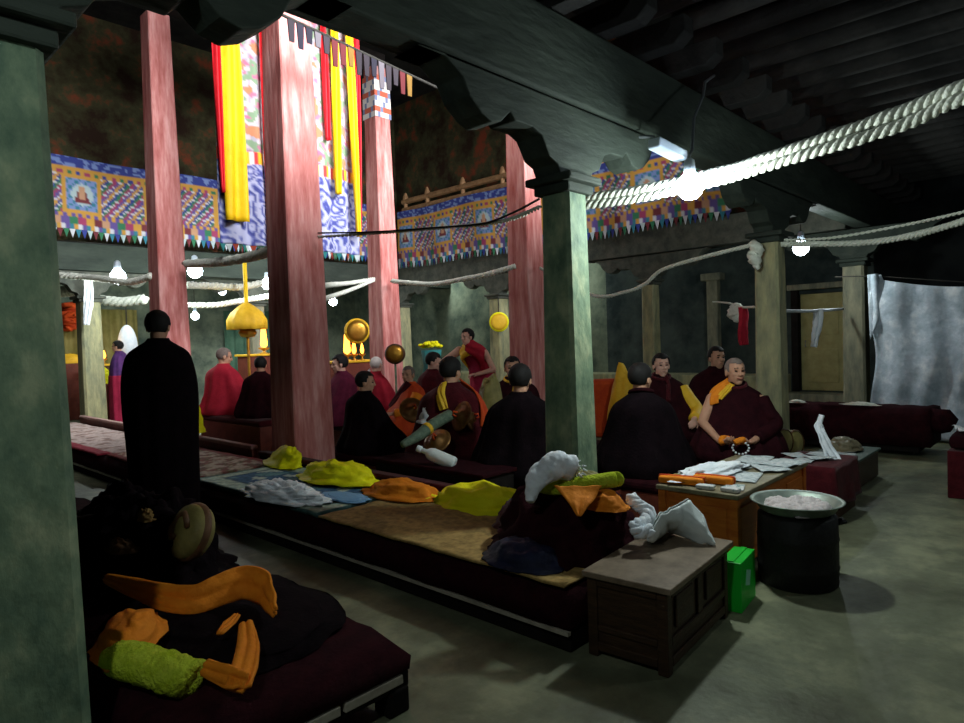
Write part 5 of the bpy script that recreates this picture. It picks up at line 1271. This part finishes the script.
rope('scarf_rope', [P(374, 280, d=11), P(350, 290, d=10.2), P(330, 297, d=8.2), P(322, 300, d=7.1)], .028, 'lower white scarf rope right of the thick red column', 'rope', 3, .18)
rope('cord', [P(539, 199, d=4.2), P(510, 214, d=4.6), P(480, 224, d=5.0), P(430, 228, d=5.7), P(370, 232, d=6.4), P(318, 233, d=6.75)], .008, 'dark cord from the green pillar to the thick red column', 'cord', 1, material=M_cord)
rope('scarf_rope', [P(540, 207, d=4.2), P(500, 222, d=4.8), P(440, 228, d=5.6), P(380, 233, d=6.35), P(318, 237, d=6.75)], .014, 'faded scarf line just under the dark cord', 'line', 2, .1)
rope('scarf_rope', [P(273, 250, d=6.9), P(250, 257, d=7.5), P(220, 262, d=8.2), P(186, 264, d=8.95)], .05, 'thick pale rope between the left red column and the thick red column', 'rope', 3, .24)
rope('scarf_rope', [P(60, 275, d=10.5), P(85, 277, d=10.4), P(105, 279, d=9.9), P(130, 282, d=9.5), P(152, 276, d=9.1)], .045, 'white rope between the green pillar and the left red column', 'rope', 3, .24)
rope('scarf_rope', [P(186, 285, d=11), P(210, 286, d=11.5), P(240, 287, d=11.9), P(262, 283, d=12.2)], .055, 'middle white rope behind the left red column', 'rope', 3, .26)
rope('scarf_rope', [P(186, 305, d=12.4), P(215, 305, d=12.7), P(240, 301, d=13), P(270, 296, d=13.4)], .05, 'lowest pale rope behind the left red column', 'rope', 3, .26)
rope('scarf_rope', [P(60, 292, d=12.4), P(80, 290, d=12.0), P(88, 288, d=11.9)], .09, 'thick white roll far left of the pale pillar', 'rope', 3, .4)
rope('scarf_rope', [P(98, 299, d=12.1), P(120, 302, d=12.0), P(146, 299, d=11.9)], .08, 'thick white roll far right of the pale pillar', 'rope', 3, .4)
strip('white_scarf', 'white scarf draped down the face of the far left pale pillar', 'scarf', [P(88, 276, d=11.2), P(89, 290, d=11.2), P(88, 305, d=11.2), P(86, 325, d=11.2)], [.12, .16, .16, .1], M_white, 7, .01, .02, side=_r)
# right: pole with a white scarf, line with a red cloth
rope('white_pole', [P(781, 311, d=6.9), P(812, 311, d=8.0), P(843, 309, d=9.4)], .018, 'thin white pole tied between the pale pillar and the grey-brown pillar', 'pole', 1, material=M_white)
strip('white_scarf', 'white scarf hanging from the thin white pole in front of the door', 'scarf', [P(818, 309, d=8.2), P(818, 322, d=8.22), P(816, 335, d=8.24), P(814, 347, d=8.25)], [.13, .12, .1, .07], M_white, 8, .014, .012, side=_r)
rope('line', [P(713, 302, d=11.5), P(728, 303, d=9.6), P(740, 307, d=8.5), P(754, 307, d=7.0)], .012, 'pale line tied to the left side of the pale pillar', 'line', 2, .1)
strip('red_cloth', 'narrow red cloth hanging left of the pale pillar', 'cloth', [P(743, 307, d=8.2), P(744, 320, d=8.2), P(743, 333, d=8.2), P(744, 345, d=8.2)], [.11, .12, .12, .1], M_red, 9, .014, .012, side=_r)
hung('white_knot', 'white cloth knot on the line left of the red cloth', 'cloth', P(735, 305, d=8.6), .07, .2, M_rope, 5)
rope('wall_conduit', [Vector((XR - .02, 4.35, .7)), Vector((XR - .02, 4.35, 2.8))], .02, 'thin grey pipe up the wall left of the door', 'pipe', 1, material=M_metal)
# lamp housing by the near bulb
pl_ = P(668, 150, Y=2.15); t = thing('lamp_housing', 'pale slanted lamp housing up beside the bright near bulb', 'lamp', pl_)
mb = MB(); mb.box((0, 0, .0), (.34, .1, .07), rot=(0, .12, -.1)); mb.build('housing', M_lampshade, t, bevel=.012)
mb = MB(); mb.tube([(0, .02, .03), (0, .12, .12), (0, .215, .14)], .012, 8); mb.build('bracket', M_metal, t)

SC.view_settings.view_transform = 'Standard'; SC.view_settings.look = 'None'
SC.view_settings.gamma = 1; SC.view_settings.use_curve_mapping = False; SC.view_settings.exposure = 0
SC.cycles.use_denoising = True
SC.cycles.max_bounces = 6; SC.cycles.sample_clamp_indirect = 4
